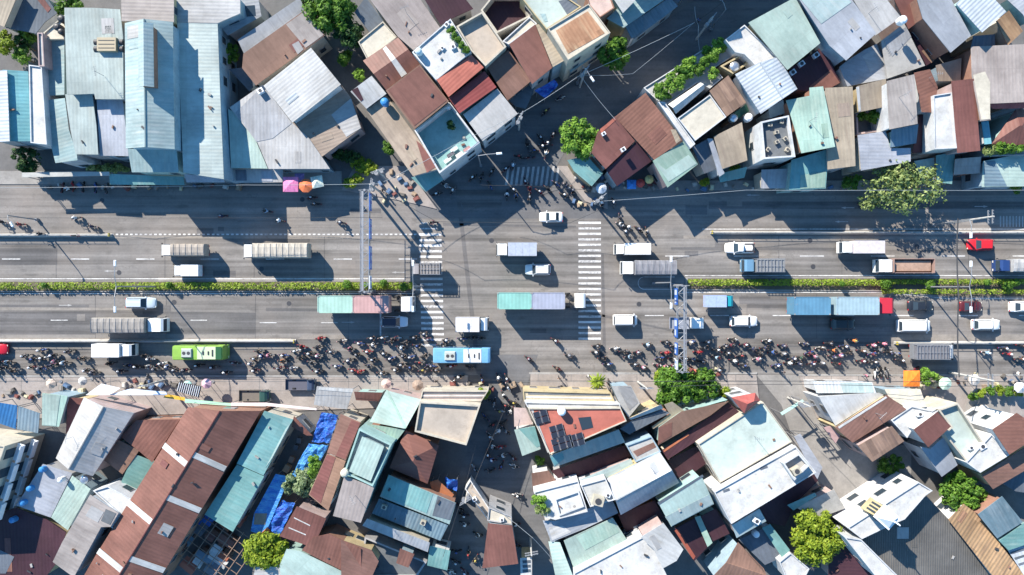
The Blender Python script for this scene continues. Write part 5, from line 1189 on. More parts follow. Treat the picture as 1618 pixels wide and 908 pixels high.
# people on foot
for x,y,rz,pose,sh,l in [(940,319,40,'stand','white','person in white standing on the corner beside the kiosk umbrella'),(962,601,10,'stand','black','person in black by the yellow-green shrub on the pavement'),(884,598,80,'walk','brown','person in brown walking on the pavement over the ochre balcony'),
 (1239,588,60,'walk','grey','person in grey walking on the kerb at the alley mouth'),(1371,594,200,'walk','pink','person in pink walking over the long white canopy'),(688,603,90,'stand','black','person in black standing over the pink balcony front'),(716,602,120,'stand','white','person in white standing over the pink balcony front'),
 (1105,30,50,'walk','blue','person in blue walking along the upper side street'),(930,595,0,'walk','white','person in white walking left of the yellow-green shrub'),(1610,590,0,'stand','white','person in white at the right edge pavement'),(1602,604,0,'stand','beige','person in beige at the right edge pavement'),(560,283,0,'stand','orange','person in orange on the left junction corner'),(604,300,0,'walk','black','person in black behind the left gantry post')]:
    q=px(x,y,1.5); person(MESH_S if pose=='stand' else MESH_W,Vector((q.x,q.y,0)),R_(rz),sh,l,z=.14)
print('BIKES',nb+len(PK))
# ---------------- vegetation ----------------
def leafmat(name,cols):
    m,N,L,b=newmat(name); g=N.new('ShaderNodeNewGeometry'); r=N.new('ShaderNodeValToRGB'); L.new(g.outputs['Random Per Island'],r.inputs[0])
    e=r.color_ramp.elements; e[0].color=(*cols[0],1); e[1].color=(*cols[-1],1)
    for i,c in enumerate(cols[1:-1]): q=e.new((i+1)/(len(cols)-1)); q.color=(*c,1)
    L.new(r.outputs[0],b.inputs['Base Color']); b.inputs['Roughness'].default_value=.6; b.inputs['Specular IOR Level'].default_value=.3
    t=N.new('ShaderNodeBsdfTranslucent'); L.new(r.outputs[0],t.inputs[0]); ms=N.new('ShaderNodeMixShader'); ms.inputs[0].default_value=.28
    L.new(b.outputs[0],ms.inputs[1]); L.new(t.outputs[0],ms.inputs[2]); L.new(ms.outputs[0],N['Material Output'].inputs[0]); return m
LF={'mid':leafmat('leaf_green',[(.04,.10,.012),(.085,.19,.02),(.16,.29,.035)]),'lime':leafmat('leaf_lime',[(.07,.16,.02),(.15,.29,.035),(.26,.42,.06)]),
 'dark':leafmat('leaf_dark',[(.015,.045,.012),(.03,.08,.02),(.06,.13,.03)]),'yellow':leafmat('leaf_yellow_green',[(.10,.16,.012),(.20,.28,.02),(.31,.38,.035)]),
 'olive':leafmat('leaf_olive',[(.10,.15,.05),(.22,.29,.09),(.40,.46,.18)]),'pale':leafmat('leaf_pale',[(.12,.18,.09),(.2,.27,.12),(.3,.36,.2)])}
M_bark=concmat('bark',(.16,.11,.08),scale=2)
def leaves(mb,c,rad,n,sz,rng,flat=.4):
    for _ in range(n):
        d=Vector((rng.gauss(0,1),rng.gauss(0,1),rng.gauss(0,1))).normalized(); r=rng.uniform(.5,1.08)
        p=Vector(c)+Vector((d.x*rad[0],d.y*rad[1],d.z*rad[2]))*r
        nrm=(d+Vector((rng.uniform(-.7,.7),rng.uniform(-.7,.7),rng.uniform(-.1,.9)))).normalized(); u=nrm.orthogonal().normalized(); u=Matrix.Rotation(rng.uniform(0,6.28),3,nrm)@u; v=nrm.cross(u)
        s=sz*rng.uniform(.6,1.3); mb.add([p-u*s,p-v*s*.5,p+u*s,p+v*s*.5],[(0,1,2,3)])
def tree(x,y,r,h,kind,label,zb=0,ex=(1,1),t='P',name='tree',cat='tree',group=None,dens=1.,sz=None,ang=0):
    rng=random.Random(int(x*7+y*13)); r=r*.1*(TL[t][2] if t!='P' else 1); hc=zb+h*.68; c=px(x,y,hc,t)
    root=empty(name,(c.x,c.y,zb),0,label,cat,group); b=MB()
    R3=Vector((r*ex[0],r*ex[1],h*.30 if h>3 else h*.45)); sz=sz or (.26 if r>2.5 else .20 if r>1.2 else .15)
    ncl=max(6,int(14*(r/1.5)**1.4)); big=[]
    for i in range(ncl):
        a=rng.uniform(0,2*PI); q=math.sqrt(rng.random())*(.86+.18*noise.noise(Vector((math.cos(a)*1.5,math.sin(a)*1.5,x)))); zz=rng.uniform(-.35,.9)*math.sqrt(max(0,1-q*q))
        k=rng.uniform(.13,.30) if ncl>12 else rng.uniform(.3,.45)
        lc=Vector((math.cos(a)*q*R3.x,math.sin(a)*q*R3.y,h*.68+zz*R3.z))
        if ang: lc=Matrix.Rotation(ang,3,'Z')@lc
        cr=max(.35,k*r*rng.uniform(.8,1.2)); big.append(lc)
        leaves(b,lc,(cr,cr,cr*.7),int(dens*min(420,70+cr*cr/(sz*sz)*5.2)),sz,rng)
    leaves(b,(0,0,h*.62),(R3.x*.8,R3.y*.8,R3.z*.75),int(dens*160*r),sz*1.1,rng)
    b.build('crown',LF[kind],root,recalc=False)
    b=MB(); tr=max(.04,.045*h*.6); b.tube([(0,0,0),(rng.uniform(-.1,.1),rng.uniform(-.1,.1),h*.3),(0,0,h*.55)],[tr*1.3,tr,tr*.7],8); b.build('trunk',M_bark,root)
    if h>3:
        b=MB()
        for lc in big[:min(9,len(big))]:
            m=lc*.45+Vector((0,0,h*.26)); b.tube([(0,0,h*.38),m,lc],[tr*.6,tr*.4,tr*.15],5)
        b.build('limb',M_bark,root)
    return root
tree(525,16,41,8,'mid','big bright green tree at the top edge beside the brown ribbed roof',ex=(1,.9))
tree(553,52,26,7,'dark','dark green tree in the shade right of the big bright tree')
tree(492,-4,22,6,'dark','dark tree touching the top edge above the brown ribbed roof')
tree(6,66,20,4.5,'yellow','yellow-green bush at the left edge of the corner garden'); tree(36,70,15,4,'dark','dark bush in the middle of the corner garden'); tree(36,90,14,3.6,'lime','lime green bush beside the turquoise roof'); tree(46,52,13,4,'mid','small green tree behind the corner garden')
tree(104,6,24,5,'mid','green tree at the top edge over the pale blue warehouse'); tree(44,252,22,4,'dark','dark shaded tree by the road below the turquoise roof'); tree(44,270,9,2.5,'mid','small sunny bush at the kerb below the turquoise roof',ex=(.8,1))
tree(168,266,22,1.8,'olive','olive brown shrub row along the pale warehouse foot',ex=(1.6,.35),name='shrub',cat='shrub')
tree(364,84,15,4.5,'mid','small dark green tree beside the grey yard roof'); tree(543,92,13,4,'mid','green shrub in the alley left of the brown skylight roof',name='shrub',cat='shrub'); tree(568,118,10,3.5,'lime','lime shrub below it in the same alley, nearer the white roof',name='shrub',cat='shrub')
tree(613,235,11,3.5,'mid','green shrub along the long narrow tan roof',name='shrub',cat='shrub',ex=(.8,1.1)); tree(575,262,19,1.6,'yellow','yellow-green bed of shrubs by the left gantry foot',ex=(1.3,.7),name='shrub',cat='shrub'); tree(558,285,14,1.4,'yellow','low yellow shrubs just above the left gantry',ex=(1.3,.6),name='shrub',cat='shrub')
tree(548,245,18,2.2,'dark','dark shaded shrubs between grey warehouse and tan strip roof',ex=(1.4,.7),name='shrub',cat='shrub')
tree(970,83,27,7,'mid','shaded street tree beside the cream parapet house',ex=(.95,1.1)); tree(918,219,32,6.5,'lime','round lime green tree at the side street corner')
for i,(x,y,r,l) in enumerate([(1046,145,15,'roof garden bush at the lower left end'),(1064,130,14,'roof garden bush, second from the lower left'),(1078,116,13,'roof garden bush, third from the lower left'),(1092,104,14,'roof garden bush in the middle by the parapet'),(1122,86,14,'roof garden bush in the upper planter'),(1136,75,12,'roof garden bush at the upper end'),(1105,112,10,'roof garden bush in the inner planter, left'),(1128,115,10,'roof garden bush in the inner planter, right'),(1113,97,10,'roof garden bush between the two planters')]):
    tree(x,y,r,1.8,'lime' if i%2 else 'mid',l,zb=5.6,name='shrub',cat='shrub',group='roof garden shrubs')
tree(1428,296,52,7,'olive','wide olive green tree leaning over the right service lane',ex=(1.15,.85),dens=.18,sz=.30); tree(1374,318,16,5,'olive','left wispy outlier of the olive green tree',dens=.4)
tree(1345,287,15,4,'mid','small green tree left of the wide olive tree'); tree(1610,287,19,4.5,'mid','green tree at the right edge by the road',ex=(1,.9)); tree(1598,234,20,1.8,'mid','planted shrubs on the ledge below the hipped villa',zb=5,ex=(1.4,.5),name='shrub',cat='shrub'); tree(1570,236,14,1.4,'olive','dry shrubs on the left of the villa ledge',zb=5,ex=(1.3,.5),name='shrub',cat='shrub')
tree(1362,182,10,2.2,'mid','bush in the little courtyard, left',zb=3.3,name='shrub',cat='shrub'); tree(1384,185,12,2.4,'mid','bush in the little courtyard, right',zb=3.3,name='shrub',cat='shrub'); tree(1113,288,8,2,'yellow','small yellow plant on the kerb below the dark slate roof',name='shrub',cat='shrub')
tree(1160,267,9,2.2,'mid','little shrub below the tan trapezoid roof',name='shrub',cat='shrub'); tree(712,197,7,1.6,'dark','dark potted bush at the back of the teal deck',zb=5,name='shrub',cat='shrub')
for i,(x,y) in enumerate(((713,47),(718,56),(724,64),(730,71),(736,79))): tree(x,y,4.5,1.1,'mid','potted plant on the white terrace rim, %s from the top'%('first','second','third','fourth','last')[i],zb=8.6,name='potted_plant',cat='plant',group='potted plants on the white terrace',sz=.12)
tree(1066,612,37,6,'mid','big bright green pavement tree below the right gantry',ex=(.85,.85)); tree(1108,608,30,5.5,'mid','right-hand neighbour of the big bright green pavement tree',ex=(.95,.95)); tree(1139,617,11,3,'yellow','small yellow shrub at the right foot of the pavement trees',name='shrub',cat='shrub')
tree(1046,598,14,2.5,'yellow','pale yellow bush left of the big pavement tree',name='shrub',cat='shrub')
tree(765,621,10,2.2,'yellow','yellow-green shrub at the corner of the pink balcony front',zb=2.6,name='shrub',cat='shrub')
tree(1288,847,43,6,'yellow','big round yellow-green tree beside the church'); tree(420,869,34,5.5,'yellow','round yellow-green tree at the end of the tarp lane',ex=(1.05,.85)); tree(478,762,27,3.0,'pale','pale dusty bush growing over the blue tarpaulins',ex=(1.1,.9),zb=1.5,dens=.8); tree(496,736,16,3.4,'lime','lime shrub leaning on the brown roofs of the tarp lane',ex=(.6,1.3),zb=2)
tree(1516,776,32,6,'mid','dark green tree behind the lavender roof'); tree(1545,793,22,5,'lime','lime green tree right of the dark green one'); tree(1406,733,18,2.5,'mid','shaded shrubs below the dark brown striped roof',ex=(1.4,.8),name='shrub',cat='shrub')
tree(1465,594,12,3.2,'lime','lime green shrub right of the orange tarp',name='shrub',cat='shrub'); tree(1484,597,8,2,'olive','small dry shrub near the dark slatted truck',name='shrub',cat='shrub')
for i,(x,y) in enumerate(((1540,625),(1552,620),(1565,616),(1579,615),(1593,616),(1607,620))): tree(x,y,8,1.6,'yellow' if i%2 else 'mid','clipped shrub of the curved plaza hedge, %s from the left'%('first','second','third','fourth','fifth','last')[i],name='shrub',cat='shrub',group='curved plaza hedge',zb=.1)
tree(851,792,11,1.5,'lime','corner garden bush on the white terrace house',zb=7,name='shrub',cat='shrub'); tree(858,807,10,1.3,'olive','grey green bush beside the corner garden bush',zb=7,name='shrub',cat='shrub'); tree(852,730,9,2,'mid','shrub squeezed beside the mint kiosk',name='shrub',cat='shrub')
tree(480,672,9,1.4,'olive','',zb=0) if False else None
def palm(x,y,h,zb,label,kind='yellow'):
    c=px(x,y,h); root=empty('palm_shrub',(c.x,c.y,zb),0,label,'palm'); rng=random.Random(3); b=MB()
    for k in range(26):
        a=2*PI*k/26+rng.uniform(-.1,.1); L_=rng.uniform(1.0,1.7); up=rng.uniform(.2,1.1); P=[]
        for q in range(5):
            f=q/4; P.append(Vector((math.cos(a)*L_*f,math.sin(a)*L_*f,h-zb-.6+up*f*1.2-1.3*f*f)))
        s=Vector((-math.sin(a),math.cos(a),0))
        for q in range(4):
            w0=.14*(1-abs(q/4-.4)); w1=.14*(1-abs((q+1)/4-.4)) if q<3 else .01
            b.add([P[q]-s*w0,P[q]+s*w0,P[q+1]+s*w1,P[q+1]-s*w1],[(0,1,2,3)])
    b.build('crown',LF[kind],root,recalc=False); b=MB(); b.tube([(0,0,0),(0,0,h-zb-.6)],[.14,.09],7); b.build('trunk',M_bark,root)
palm(945,604,3.0,.13,'yellow-green palm shrub on the pavement above the ochre balcony')
# medians: kerbed island + clipped hedge
sheet('median_kerb',[pp('-900,443 640,443 655,446 662,452 655,459 640,461 -900,461'),pp('1083,438 1400,438 2500,438 2500,470 1500,470 1400,460 1083,458')],.16,M_kerb,thick=.17)
sheet('median_soil',[pp('-900,444.5 650,444.5 650,459.5 -900,459.5'),pp('1086,439.5 2500,439.5 2500,468.5 1500,468.5 1402,458.5 1086,456.5')],.18,concmat('soil',(.12,.10,.07),scale=1))
M_HBA=[leafmat('hedge_leaf',[(.15,.23,.025),(.23,.32,.03),(.32,.41,.05)])]
def hedge(segs,label,knobs,h=.95):
    rng=random.Random(5); b=MB(); xs=[p for s in segs for p in s]; c=px((segs[0][0]+segs[-1][1])/2,450)
    root=empty('hedge',(c.x,c.y,.16),0,label,'hedge')
    for x0,x1,y0,y1 in segs:
        a=px(x0,y0,h); e=px(x1,y1,h); n=int((e.x-a.x)*abs(a.y-e.y)*70)
        for _ in range(n):
            x=rng.uniform(a.x,e.x); f=rng.random(); y=e.y+(a.y-e.y)*f; edge=min(f,1-f)
            nn=noise.noise(Vector((x*.5,y*.8,0)))
            if nn>.30 and rng.random()<.7: continue
            z=h*(.62+.38*min(1,edge*4))+nn*.25+rng.uniform(-.25,.12)-.16
            d=Vector((rng.uniform(-.8,.8),rng.uniform(-.8,.8),1)).normalized(); u=d.orthogonal().normalized(); u=Matrix.Rotation(rng.uniform(0,6.3),3,d)@u; v=d.cross(u); s=rng.uniform(.10,.20); p=Vector((x-c.x,y-c.y,z))
            b.add([p-u*s,p-v*s*.6,p+u*s,p+v*s*.6],[(0,1,2,3)])
    b.build('foliage',M_HBA[0],root,recalc=False)
    b=MB()
    for x,y,r in knobs:
        p=px(x,y,1.1); leaves(b,(p.x-c.x,p.y-c.y,1.0),(r*.1,r*.1,.55),int(60*r),.16,rng)
    if b.v: b.build('rounded_bush',LF['mid'],root,recalc=False)
    b=MB()
    for x0,x1,y0,y1 in segs:
        a=px(x0,y0); e=px(x1,y1); x=a.x
        while x<e.x:
            b.tube([(x-c.x,(a.y+e.y)/2-c.y,0),(x-c.x,(a.y+e.y)/2-c.y,.6)],.04,4,cap=False); x+=1.2
    b.build('stems',M_bark,root,recalc=False)
hedge([(-60,652,446,457)],'long clipped yellow-green hedge of the left median',[(267,450,5),(548,449,7),(580,451,5),(606,447,6),(638,453,7),(70,450,4)])
hedge([(1087,1405,441,451),(1400,1690,441,449),(1395,1690,457,464)],'long clipped yellow-green hedge of the right median, splitting in two',[(1400,449,9),(1470,450,7),(1592,452,8),(1605,446,6),(1330,448,4),(1560,446,5)])
M_ruststeel=paint((.26,.17,.12),.7,0,.3,'rusty_steel')
# ---------------- street furniture ----------------
M_blue=paint((.03,.12,.42),.4,0,.05,'sign_blue'); M_signw=paint((.75,.77,.8),.4,0,.05,'sign_white'); M_conc=concmat('cast_concrete',(.42,.41,.39),scale=1.2)
M_cable=paint((.03,.03,.035),.6,0,0,'cable'); M_cabl2=paint((.30,.32,.34),.6,0,0,'cable_grey')
def barrier(x0,x1,y,label):
    a=px(x0,y); b_=px(x1,y); root=empty('road_barrier',((a.x+b_.x)/2,a.y,0),0,label,'barrier'); L=b_.x-a.x
    b=MB(); n=int(L/3); 
    for i in range(n):
        x=-L/2+(i+.5)*L/n; b.box((x,0,.2),(L/n-.03,.55,.4),top=(1,.45)); b.box((x,0,.57),(L/n-.03,.25,.34),top=(1,.75))
    b.build('concrete_base',M_conc,root)
    b=MB(); b.tube([(-L/2,0,1.12),(L/2,0,1.12)],.035,6)
    for i in range(int(L/2)+1): b.tube([(-L/2+i*2,0,.7),(-L/2+i*2,0,1.1)],.035,5)
    b.build('rail',M_metal,root)
    b=MB(); b.box((-L/2+.1 if x0>0 else L/2-.1,0,.85),(.12,.5,.5)); b.build('end_marker',paint((.5,.4,.05),.5),root)
barrier(-300,178,371.5,'concrete lane barrier with rail on the upper left road'); barrier(1122,1950,367.5,'concrete lane barrier with rail on the upper right road')
barrier(-300,468,538.5,'concrete lane barrier with rail on the lower left road'); barrier(1412,1950,541.5,'concrete lane barrier with rail on the lower right road')
def gantry(x,y0,y1,face,label,signs,h=6.6):
    a=px(x,y0,h); e=px(x,y1,h); root=empty('sign_gantry',(a.x,(a.y+e.y)/2,.05),0,label,'gantry'); cy=(a.y+e.y)/2; A=a.y-cy; E_=e.y-cy
    b=MB(); w=.62
    for s in (-1,1):
        for z in (h,h-.9): b.tube([(s*w,A,z),(s*w,E_,z)],.055,6)
    b.build('truss_chord',M_metal,root); b=MB(); n=int(abs(A-E_)/1.1)
    for i in range(n):
        y=A+(E_-A)*i/n; y2=A+(E_-A)*(i+1)/n; s=1 if i%2 else -1
        b.tube([(-w*s,y,h),(w*s,y2,h)],.04,4); b.tube([(-w,y,h),(w,y,h)],.04,4)
        for q in (-1,1): b.tube([(q*w,y,h),(q*w,y2,h-.9)],.035,4)
    b.build('lattice',M_metal,root)
    b=MB(); b.box((-.3*face,(A+E_)/2,h+.04),(.3,abs(A-E_)-.3,.04)); b.build('walkway',M_metal,root)
    for y in (A,E_):
        b=MB(); b.tube([(0,y,0),(0,y,h+.1)],[.26,.18],10); b.box((0,y,.12),(.8,.8,.24)); b.tube([(-.9,y,h-.1),(1.1,y,h-.1)],.06,6); b.build('post',M_metal,root)
    for f0,f1,hh,col in signs:
        ya=A+(E_-A)*f0; yb=A+(E_-A)*f1; z=h-.2-hh*.25; b=MB(); b.box((face*(w+.16),(ya+yb)/2,z),(.08,abs(ya-yb),hh)); o=b.build('sign_panel',col,root)
        b=MB(); k=max(2,int(abs(ya-yb)/1.0)); lw=M_signw if col is M_blue else M_blue
        for i in range(k):
            y=ya+(yb-ya)*(i+.5)/k
            for j in range(3):
                if (i+j)%4<3: b.box((face*(w+.215),y,z-hh*.28+j*hh*.28),(.02,abs(ya-yb)/k*.62,hh*.11))
        b.build('sign_lettering',lw,o)
gantry(576,300,461,1,'left overhead sign gantry spanning the upper road near the zebra',[(.03,.20,1.5,M_blue),(.28,.48,1.5,M_blue),(.55,.78,1.7,M_blue),(.84,.97,1.3,M_signw)])
gantry(1078,451,588,-1,'right overhead sign gantry spanning the lower road past the zebra',[(.03,.22,1.6,M_blue),(.38,.60,1.7,M_blue),(.66,.80,1.5,M_blue),(.86,.97,1.4,M_signw)])
def lamp(bx,by,h,arms,label,arm=2.9,name='street_lamp'):
    p=px(bx,by); root=empty(name,(p.x,p.y,.05),0,label,'street lamp','street lamps')
    b=MB(); b.tube([(0,0,0),(0,0,h)],[.13,.07],8); b.box((0,0,.3),(.4,.4,.6)); b.build('pole',M_metal,root)
    for a in arms:
        d=Vector((math.cos(R_(a)),math.sin(R_(a)),0)); b=MB(); b.tube([(0,0,h-.1),d*arm*.5+Vector((0,0,h+.35)),d*arm+Vector((0,0,h+.3))],.055,6); o=b.build('arm',M_metal,root)
        b=MB(); c=d*(arm+.35)+Vector((0,0,h+.28)); b.box(c,(.9,.34,.16),rz=R_(a),top=(.8,.7)); o2=b.build('lamp_head',M_signw,root)
lamp(250,452.5,11.5,(90,-90),'double-armed median lamp at the left over the silver blue SUV')
lamp(1462,453,10.5,(90,-90),'double-armed median lamp at the right near the dump truck'); lamp(1032,447,12,(90,-90),'double-armed median lamp beside the right sign gantry'); lamp(668,452,10.5,(90,-90),'double-armed median lamp at the left zebra crossing')
lamp(760,262,8.5,(5,),'single-armed lamp at the corner of the teal deck building',arm=2.7)
lamp(912,132,8.5,(-55,),'single-armed lamp by the cream parapet house',arm=2.0); lamp(1472,355,9,(-90,),'single-armed lamp on the upper right lane barrier',arm=2.0); lamp(60,347,6.5,(-60,),'short lamp at the upper left lanes',arm=1.2)
lamp(1122,47,8,(120,),'single-armed lamp on the upper side street',arm=1.6)
def pole(bx,by,h,label,rz=0,box=True):
    p=px(bx,by); root=empty('utility_pole',(p.x,p.y,.02),R_(rz),label,'utility pole','utility poles'); b=MB(); b.tube([(0,0,0),(0,0,h)],[.19,.12],8); b.build('post',M_conc,root)
    b=MB()
    for z in (h-.3,h-1.2): b.box((0,0,z),(2.0,.12,.12))
    b.build('crossarm',M_metal,root)
    b=MB()
    for z in (h-.15,h-1.05):
        for x in (-.85,-.4,.4,.85): b.cyl((x,0,z),.06,.2,6)
    b.build('insulator',M_metal,root)
    if box: b=MB(); b.box((.35,0,h-2.2),(.5,.5,.9)); b.cyl((-.45,0,h-2.2),.3,.9,10); b.build('transformer',M_metal,root)
pole(612,283,8.5,'concrete utility pole above the left sign gantry, with transformer',20); pole(601,303,8,'concrete utility pole beside the left gantry post',80); pole(940,322,8,'concrete utility pole on the corner by the kiosk umbrella',40)
pole(820,205,8.5,'utility pole at the corner of the pale grey terrace roof',60); pole(916,137,9,'utility pole beside the lamp of the cream parapet house',50); pole(1100,62,9,'utility pole at the roof garden on the side street',50)
pole(1245,628,8,'utility pole at the mouth of the back alley',10); pole(1008,603,7.5,'utility pole at the yellow-green palm shrub',0,False); pole(1500,352,10,'tall utility pole at the upper right lane',90,False); pole(1500,588,10,'tall utility pole on the lower right pavement',90,False); pole(740,772,7,'utility pole on the low beige wedge wall',30); pole(838,850,7,'utility pole by the narrow pale mint strip',10,False); pole(262,600,7,'utility pole over the ochre canopy end',0,False)
def cable(P,label,r=.035,mat=None,sag=.5,n=10):
    root=None; pts=[]
    for i in range(len(P)-1):
        a=px(*P[i]); e=px(*P[i+1])
        for k in range(n+(1 if i==len(P)-2 else 0)):
            f=k/n; q=a.lerp(e,f); q.z-=sag*4*f*(1-f); pts.append(q)
    c=pts[0].copy(); c.z=0; b=MB(); b.tube([q-c for q in pts],r,4); o=b.build('overhead_cable',mat or M_cable); o.location=c; tag(o,label,'cable',)
cable([(-80,343,8),(280,344,8),(604,343,8)],'thin cable along the upper left service lane',.025)
cable([(600,300,8),(690,350,7),(900,352,8),(948,331,8)],'thin dark cable crossing the junction by the white sedan',.03)
cable([(606,287,8),(730,222,8),(820,178,8)],'cable from left junction corner up to the pale grey terrace',.03,M_cabl2); cable([(821,180,8),(914,120,8.5),(1098,35,8.5)],'cable bundle along the shaded side of the side street',.03,M_cabl2)
cable([(916,118,8.5),(1000,116,8.5),(1096,36,8.5)],'pale cable slanting over the side street',.02,M_cabl2); cable([(918,120,8.5),(972,188,7)],'cable from the parapet house pole to the red-edged roof',.03,M_cabl2)
cable([(1098,10,8),(1104,40,8.5),(1106,80,6)],'cable hanging at the top of the side street',.03,M_cabl2); cable([(940,300,8),(820,292,8),(760,292,6)],'cable crossing above the side street zebra',.03)
cable([(1010,603,7.2),(1247,602,7.5),(1430,603,7.5),(1640,604,7.5)],'dark cable along the lower right pavement',.04); cable([(1060,610,7.2),(1250,607,7.5),(1440,611,7.5),(1640,610,7.5)],'second dark cable just below the one along the right pavement',.035)
cable([(1514,345,9.7),(1515,470,9.5),(1516,596,9.7)],'thick dark cable crossing the whole road at the right',.11,sag=.3); cable([(-80,603,7),(268,600,7),(560,600,7),(1000,602,7)],'thin cable along the lower left pavement',.02)
cable([(752,700,7),(735,770,7),(700,880,6)],'cable over the lower market street, left branch',.03); cable([(800,640,6),(745,772,7)],'cable slanting across the market street crowd',.03); cable([(745,775,7),(842,850,7),(890,905,6)],'cable from the wedge house to the mint strip',.03,M_cabl2)
def umbrella(x,y,r,col,label,sides=8,h=2.5,zb=.12,sq=False,rz=0):
    p=px(x,y,h); root=empty('market_umbrella',(p.x,p.y,zb),rz,label,'umbrella','shop umbrellas'); b=MB(); r*=.1; n=4 if sq else sides; m=fabric(col)
    V=[(0,0,h+.45-zb)]+[(r*math.cos(2*PI*(k+.5)/n)*(1.25 if sq else 1),r*math.sin(2*PI*(k+.5)/n)*(1.25 if sq else 1),h-zb) for k in range(n)]+[(r*.98*math.cos(2*PI*(k+.5)/n)*(1.25 if sq else 1),r*.98*math.sin(2*PI*(k+.5)/n)*(1.25 if sq else 1),h-.18-zb) for k in range(n)]
    b.add(V,[(0,k+1,(k+1)%n+1) for k in range(n)]+[(k+1,n+k+1,n+(k+1)%n+1,(k+1)%n+1) for k in range(n)]); b.build('canopy',m,root)
    b=MB(); b.tube([(0,0,0),(0,0,h+.5-zb)],.03,6); b.cyl((0,0,.05),.25,.1,10); b.build('pole',M_metal,root)
umbrella(459,291,13,(.75,.22,.42),'square pink umbrella in front of the grey cut-corner warehouse',sq=True,h=3.4); umbrella(483,293,11,(.70,.17,.06),'orange umbrella right of the pink one',h=3.3); umbrella(501,287,10,(.62,.68,.58),'pale mint umbrella right of the orange one',sq=True,h=3.3,rz=.2)
umbrella(473,281,8,(.24,.18,.42),'small violet umbrella behind the pink one',sq=True); umbrella(950,297,8.5,(.55,.60,.66),'round white-grey umbrella at the kiosk corner',sides=12,h=2.8); umbrella(1012,289,7,(.45,.06,.05),'small red umbrella below the maroon corner roof'); umbrella(998,291,8,(.04,.22,.6),'blue umbrella below the maroon corner roof',sq=True); umbrella(1026,283,7,(.6,.5,.2),'small yellow umbrella left of the mint roof tip')
umbrella(1441,598,14,(.85,.22,.02),'orange canopy umbrella at the right pavement',sq=True,h=3.0); umbrella(1056,588,7,(.8,.72,.25),'yellow umbrella under the big pavement tree'); umbrella(1098,590,7,(.6,.15,.08),'small red-orange umbrella between the pavement trees'); umbrella(1130,613,6,(.02,.35,.45),'turquoise umbrella at the right foot of the pavement trees')
umbrella(80,606,8,(.5,.40,.33),'peach umbrella over the pale mint box roof'); umbrella(130,602,7,(.5,.48,.46),'white umbrella left of the white billboard'); umbrella(296,608,7,(.35,.6,.55),'mint umbrella behind the black-and-white slatted awning'); umbrella(326,606,8,(.65,.42,.50),'pink umbrella right of the black-and-white slatted awning'); umbrella(660,608,9,(.30,.22,.17),'brown umbrella left of the pink balcony front'); umbrella(1494,606,10,(.5,.66,.55),'pale mint umbrella near the curved plaza hedge'); umbrella(1555,648,9,(.55,.48,.42),'beige umbrella inside the round plaza')
umbrella(610,606,8,(.62,.42,.36),'salmon umbrella at the fanning mint roof'); umbrella(1540,600,9,(.66,.60,.54),'cream umbrella by the curved plaza hedge',h=2.3); umbrella(1612,612,9,(.72,.70,.70),'white umbrella at the right edge of the plaza'); umbrella(1420,748,0.1,(.5,.5,.5),'',) if False else None
# slatted awning and banners on the lower left pavement
def bann(name,cat,pts,z0,z1,mat,label,post=True):
    P=[px(x,y,z1) for x,y in pts]; c=sum(P,Vector())/len(P); root=empty(name,(c.x,c.y,0.12),0,label,cat); b=MB()
    V=[(p.x-c.x,p.y-c.y,z1-.12) for p in P]; V2=[(x,y,z-.05) for x,y,z in V]; n=len(V)
    b.add(V+V2,[tuple(range(n)),tuple(reversed(range(n,2*n)))]+[(i,(i+1)%n,n+(i+1)%n,n+i) for i in range(n)]); b.build('sheet',mat,root)
    if post:
        for v in V: b=MB(); b.tube([(v[0]*.97,v[1]*.97,0),(v[0]*.97,v[1]*.97,v[2]-.05)],.04,5); b.build('post',M_metal,root)
    return root,c
r,c=bann('slatted_awning','awning',[(283,603),(318,610),(314,628),(279,618)],0,2.9,M_black,'black-and-white slatted awning on the lower left pavement')
b=MB()
for i in range(11):
    a=px(284+i*3.2,604+i*.65,2.95); e=px(280+i*3.2,618+i*.9,2.95); b.tube([(a.x-c.x,a.y-c.y,2.86),(e.x-c.x,e.y-c.y,2.86)],.07,4)
b.build('slat',M_signw,r)
bann('banner','banner',[(135,624),(160,606),(190,613),(173,624)],0,4.6,M_white,'white folded billboard sheet over the big grey gable'); bann('banner','banner',[(170,624),(205,614),(262,619),(264,624)],0,4.4,paint((.55,.62,.72),.5),'long white-blue billboard strip right of the folded sheet')
bann('banner','banner',[(262,622),(292,628),(292,633),(258,628)],0,3.6,paint((.65,.38,.04),.5),'orange-yellow banner at the left of the market hall front'); bann('banner','banner',[(292,630),(365,637),(365,641),(292,636)],0,3.6,paint((.35,.62,.45),.5),'mint green banner on the market hall front'); bann('banner','banner',[(365,636),(420,636),(500,645),(500,648),(420,641),(365,641)],0,3.6,paint((.70,.60,.60),.5),'long pale pink banner from market hall to tarp lane')
bann('gate_arch','gate',[(1233,652),(1268,631),(1271,634),(1236,656)],0,4.2,paint((.45,.66,.58),.5),'white-green gate arch across the back alley')
